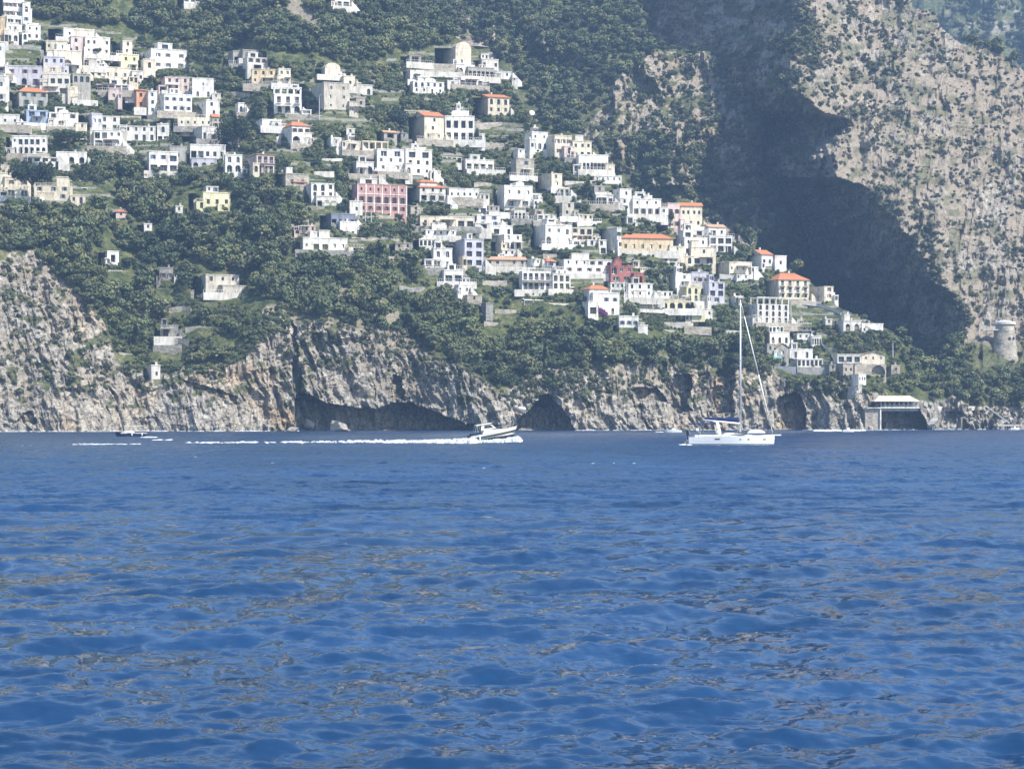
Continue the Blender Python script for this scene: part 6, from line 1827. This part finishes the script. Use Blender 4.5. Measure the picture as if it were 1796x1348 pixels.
# ---- foam
M_FOAM = mat_plain('sea_foam', (0.72, 0.75, 0.77), 0.9, var=0.25, scale=3.0)
def _foam_holes():
    n = M_FOAM.node_tree; b = [q for q in n.nodes if q.type == 'BSDF_PRINCIPLED'][0]
    t = noise_tex(n, 3.5, 5, 0.8, scl=(0.5, 1, 1)); n.links.new(ramp(n, t.outputs[0], [(0.36, (0, 0, 0)), (0.56, (1, 1, 1))]), b.inputs['Alpha'])
_foam_holes()
def foam(name, label, spots, cat='wake', kind='stuff'):
    """patches of broken water: many low irregular mounds, each (u, v, length m, width m, height m)"""
    b = MB(); r = random.Random(len(spots)); o = None
    for u, v, ln, wd, h in spots:
        D = CH * F / (v - HZ); x, y, _ = W(u, v, D)
        if o is None: o = Vector((x, y, 0))
        cx, cy = x - o.x, y - o.y; n = 9; a0 = r.uniform(0, 1)
        ring = []
        for i in range(n):
            a = 2 * math.pi * (i + a0) / n; k = r.uniform(0.6, 1.15); ring.append((cx + ln / 2 * k * math.cos(a), cy + wd / 2 * k * math.sin(a), -0.03))
        mid = [(cx + (p[0] - cx) * 0.6, cy + (p[1] - cy) * 0.6, h * r.uniform(0.5, 1.0)) for p in ring]
        for i in range(n):
            j = (i + 1) % n; b.quad(ring[i], ring[j], mid[j], mid[i]); b.quad(mid[i], mid[j], (cx, cy, h * 0.9))
    return tag(b.build(name, M_FOAM, None, True, o), label, cat, None, kind)
fr = random.Random(9)
sp = []
for u in np.arange(326, 832, 0.62):
    near = max(0, (u - 326) / 506)
    brk = 0.5 + 0.5 * math.sin(u / 11 + 2 * math.sin(u / 29)); d = (0.28 + 0.75 * near ** 0.8) * (0.35 + 0.65 * brk)
    if 340 < u < 452: d += 0.2
    if u < 640: d *= 0.75
    if 712 < u < 722 or 452 < u < 462: d *= 0.15
    if fr.random() < d:
        k = 0.6 + 1.5 * near ** 1.5
        sp.append((u, 775.3 + (u - 580) * -0.004 + fr.gauss(0, 0.45 + 0.55 * near), fr.uniform(0.3, 1.3), fr.uniform(0.4, 1.3), fr.uniform(0.05, 0.26) * k))
for i in range(420):        # thick churned water close to the stern
    t = fr.random() ** 1.8; u = 832 - 150 * t
    sp.append((u, 775.2 + fr.gauss(0, 1.1) * (1 - 0.5 * t), fr.uniform(0.4, 1.6), fr.uniform(0.5, 1.4), fr.uniform(0.15, 0.75) * (1 - 0.75 * t)))
for u in np.arange(130, 245, 1.0):
    if fr.random() < 0.55 * (0.4 + 0.6 * math.sin(u / 9) ** 2): sp.append((u, 778.8 + fr.gauss(0, 0.35), fr.uniform(0.4, 1.4), fr.uniform(0.4, 1.0), fr.uniform(0.04, 0.11)))
foam('wake', 'long white wake trailing to the left behind the motor cruiser', sp)
sp = []
for i in range(150):
    t = fr.random(); u = 836 + 76 * t; sp.append((u, 775.5 - 1.5 * t + fr.gauss(0, 0.5), fr.uniform(0.4, 1.3), fr.uniform(0.4, 1.2), fr.uniform(0.15, 0.45 + 0.7 * t ** 2)))
for i in range(60):
    sp.append((818 + fr.random() * 16, 775 + fr.gauss(0, 0.5), fr.uniform(0.5, 1.4), fr.uniform(0.5, 1.2), fr.uniform(0.3, 0.7)))
foam('bow_spray', 'white spray thrown up along the hull of the motor cruiser', sp, 'spray')
sp = [(fr.uniform(1428, 1514), 755.6 + fr.gauss(0, 0.35), fr.uniform(1, 3), fr.uniform(0.8, 2), fr.uniform(0.15, 0.5)) for _ in range(80)]
foam('wake', 'white wash round the speedboat left of the beach restaurant', sp)
sp = [(fr.uniform(252, 272), 766.5 + fr.gauss(0, 0.3), fr.uniform(1, 2), 1, 0.12) for _ in range(22)] + [(fr.uniform(268, 300), 771.5 + fr.gauss(0, 0.4), 1.5, 0.8, 0.08) for _ in range(14)]
foam('wake', 'short white wash behind the small wooden boat with the awning', sp)
sp = [(fr.uniform(1194, 1212), 780 + fr.gauss(0, 0.3), 1.0, 0.6, 0.1) for _ in range(12)] + [(fr.uniform(1150, 1164), 757.5, 1.6, 1, 0.15) for _ in range(8)]
foam('wake', 'thin white wash at the stern of the sailing yacht', sp)
sp = []
for (a, c, v) in ((620, 690, 821), (840, 940, 818), (1040, 1120, 812), (330, 345, 800), (470, 480, 811), (30, 60, 781), (640, 670, 756.5), (368, 376, 763), (1080, 1095, 755.5), (1700, 1720, 764)):
    for i in range(max(2, int((c - a) / 15))): sp.append((fr.uniform(a, c), v + fr.gauss(0, 0.6), fr.uniform(0.2, 0.5), fr.uniform(0.1, 0.2), 0.012))
foam('foam_flecks', 'scattered thin streaks of foam on the open water', sp, 'foam')
# surf line at the foot of the cliffs
sp = []
for u in np.arange(-20, 1816, 2.2):
    if fr.random() < 0.33 and not (520 < u < 850 or 895 < u < 1012 or 1362 < u < 1412):
        D = shoreA(np.array(u)) - 5.5; v = HZ + CH * F / float(D); sp.append((u, v, fr.uniform(1, 3.5), fr.uniform(0.5, 1.4), fr.uniform(0.05, 0.2)))
foam('surf', 'thin broken line of surf along the foot of the cliffs', sp, 'surf')
# ================================================================ HAZE
def build_haze():
    b = MB(); b.box(-900, 900, -30, 2600, -14, 620)
    m = bpy.data.materials.new('sea_haze'); m.use_nodes = True
    n = m.node_tree; n.nodes.clear()
    o = n.nodes.new('ShaderNodeOutputMaterial'); p = n.nodes.new('ShaderNodeVolumePrincipled')
    p.inputs['Color'].default_value = (0.42, 0.64, 1.0, 1)
    p.inputs['Density'].default_value = HAZE
    p.inputs['Anisotropy'].default_value = 0.2
    n.links.new(p.outputs[0], o.inputs['Volume'])
    tag(b.build('haze', m), kind='stuff')
HAZE = 0.000195
build_haze()
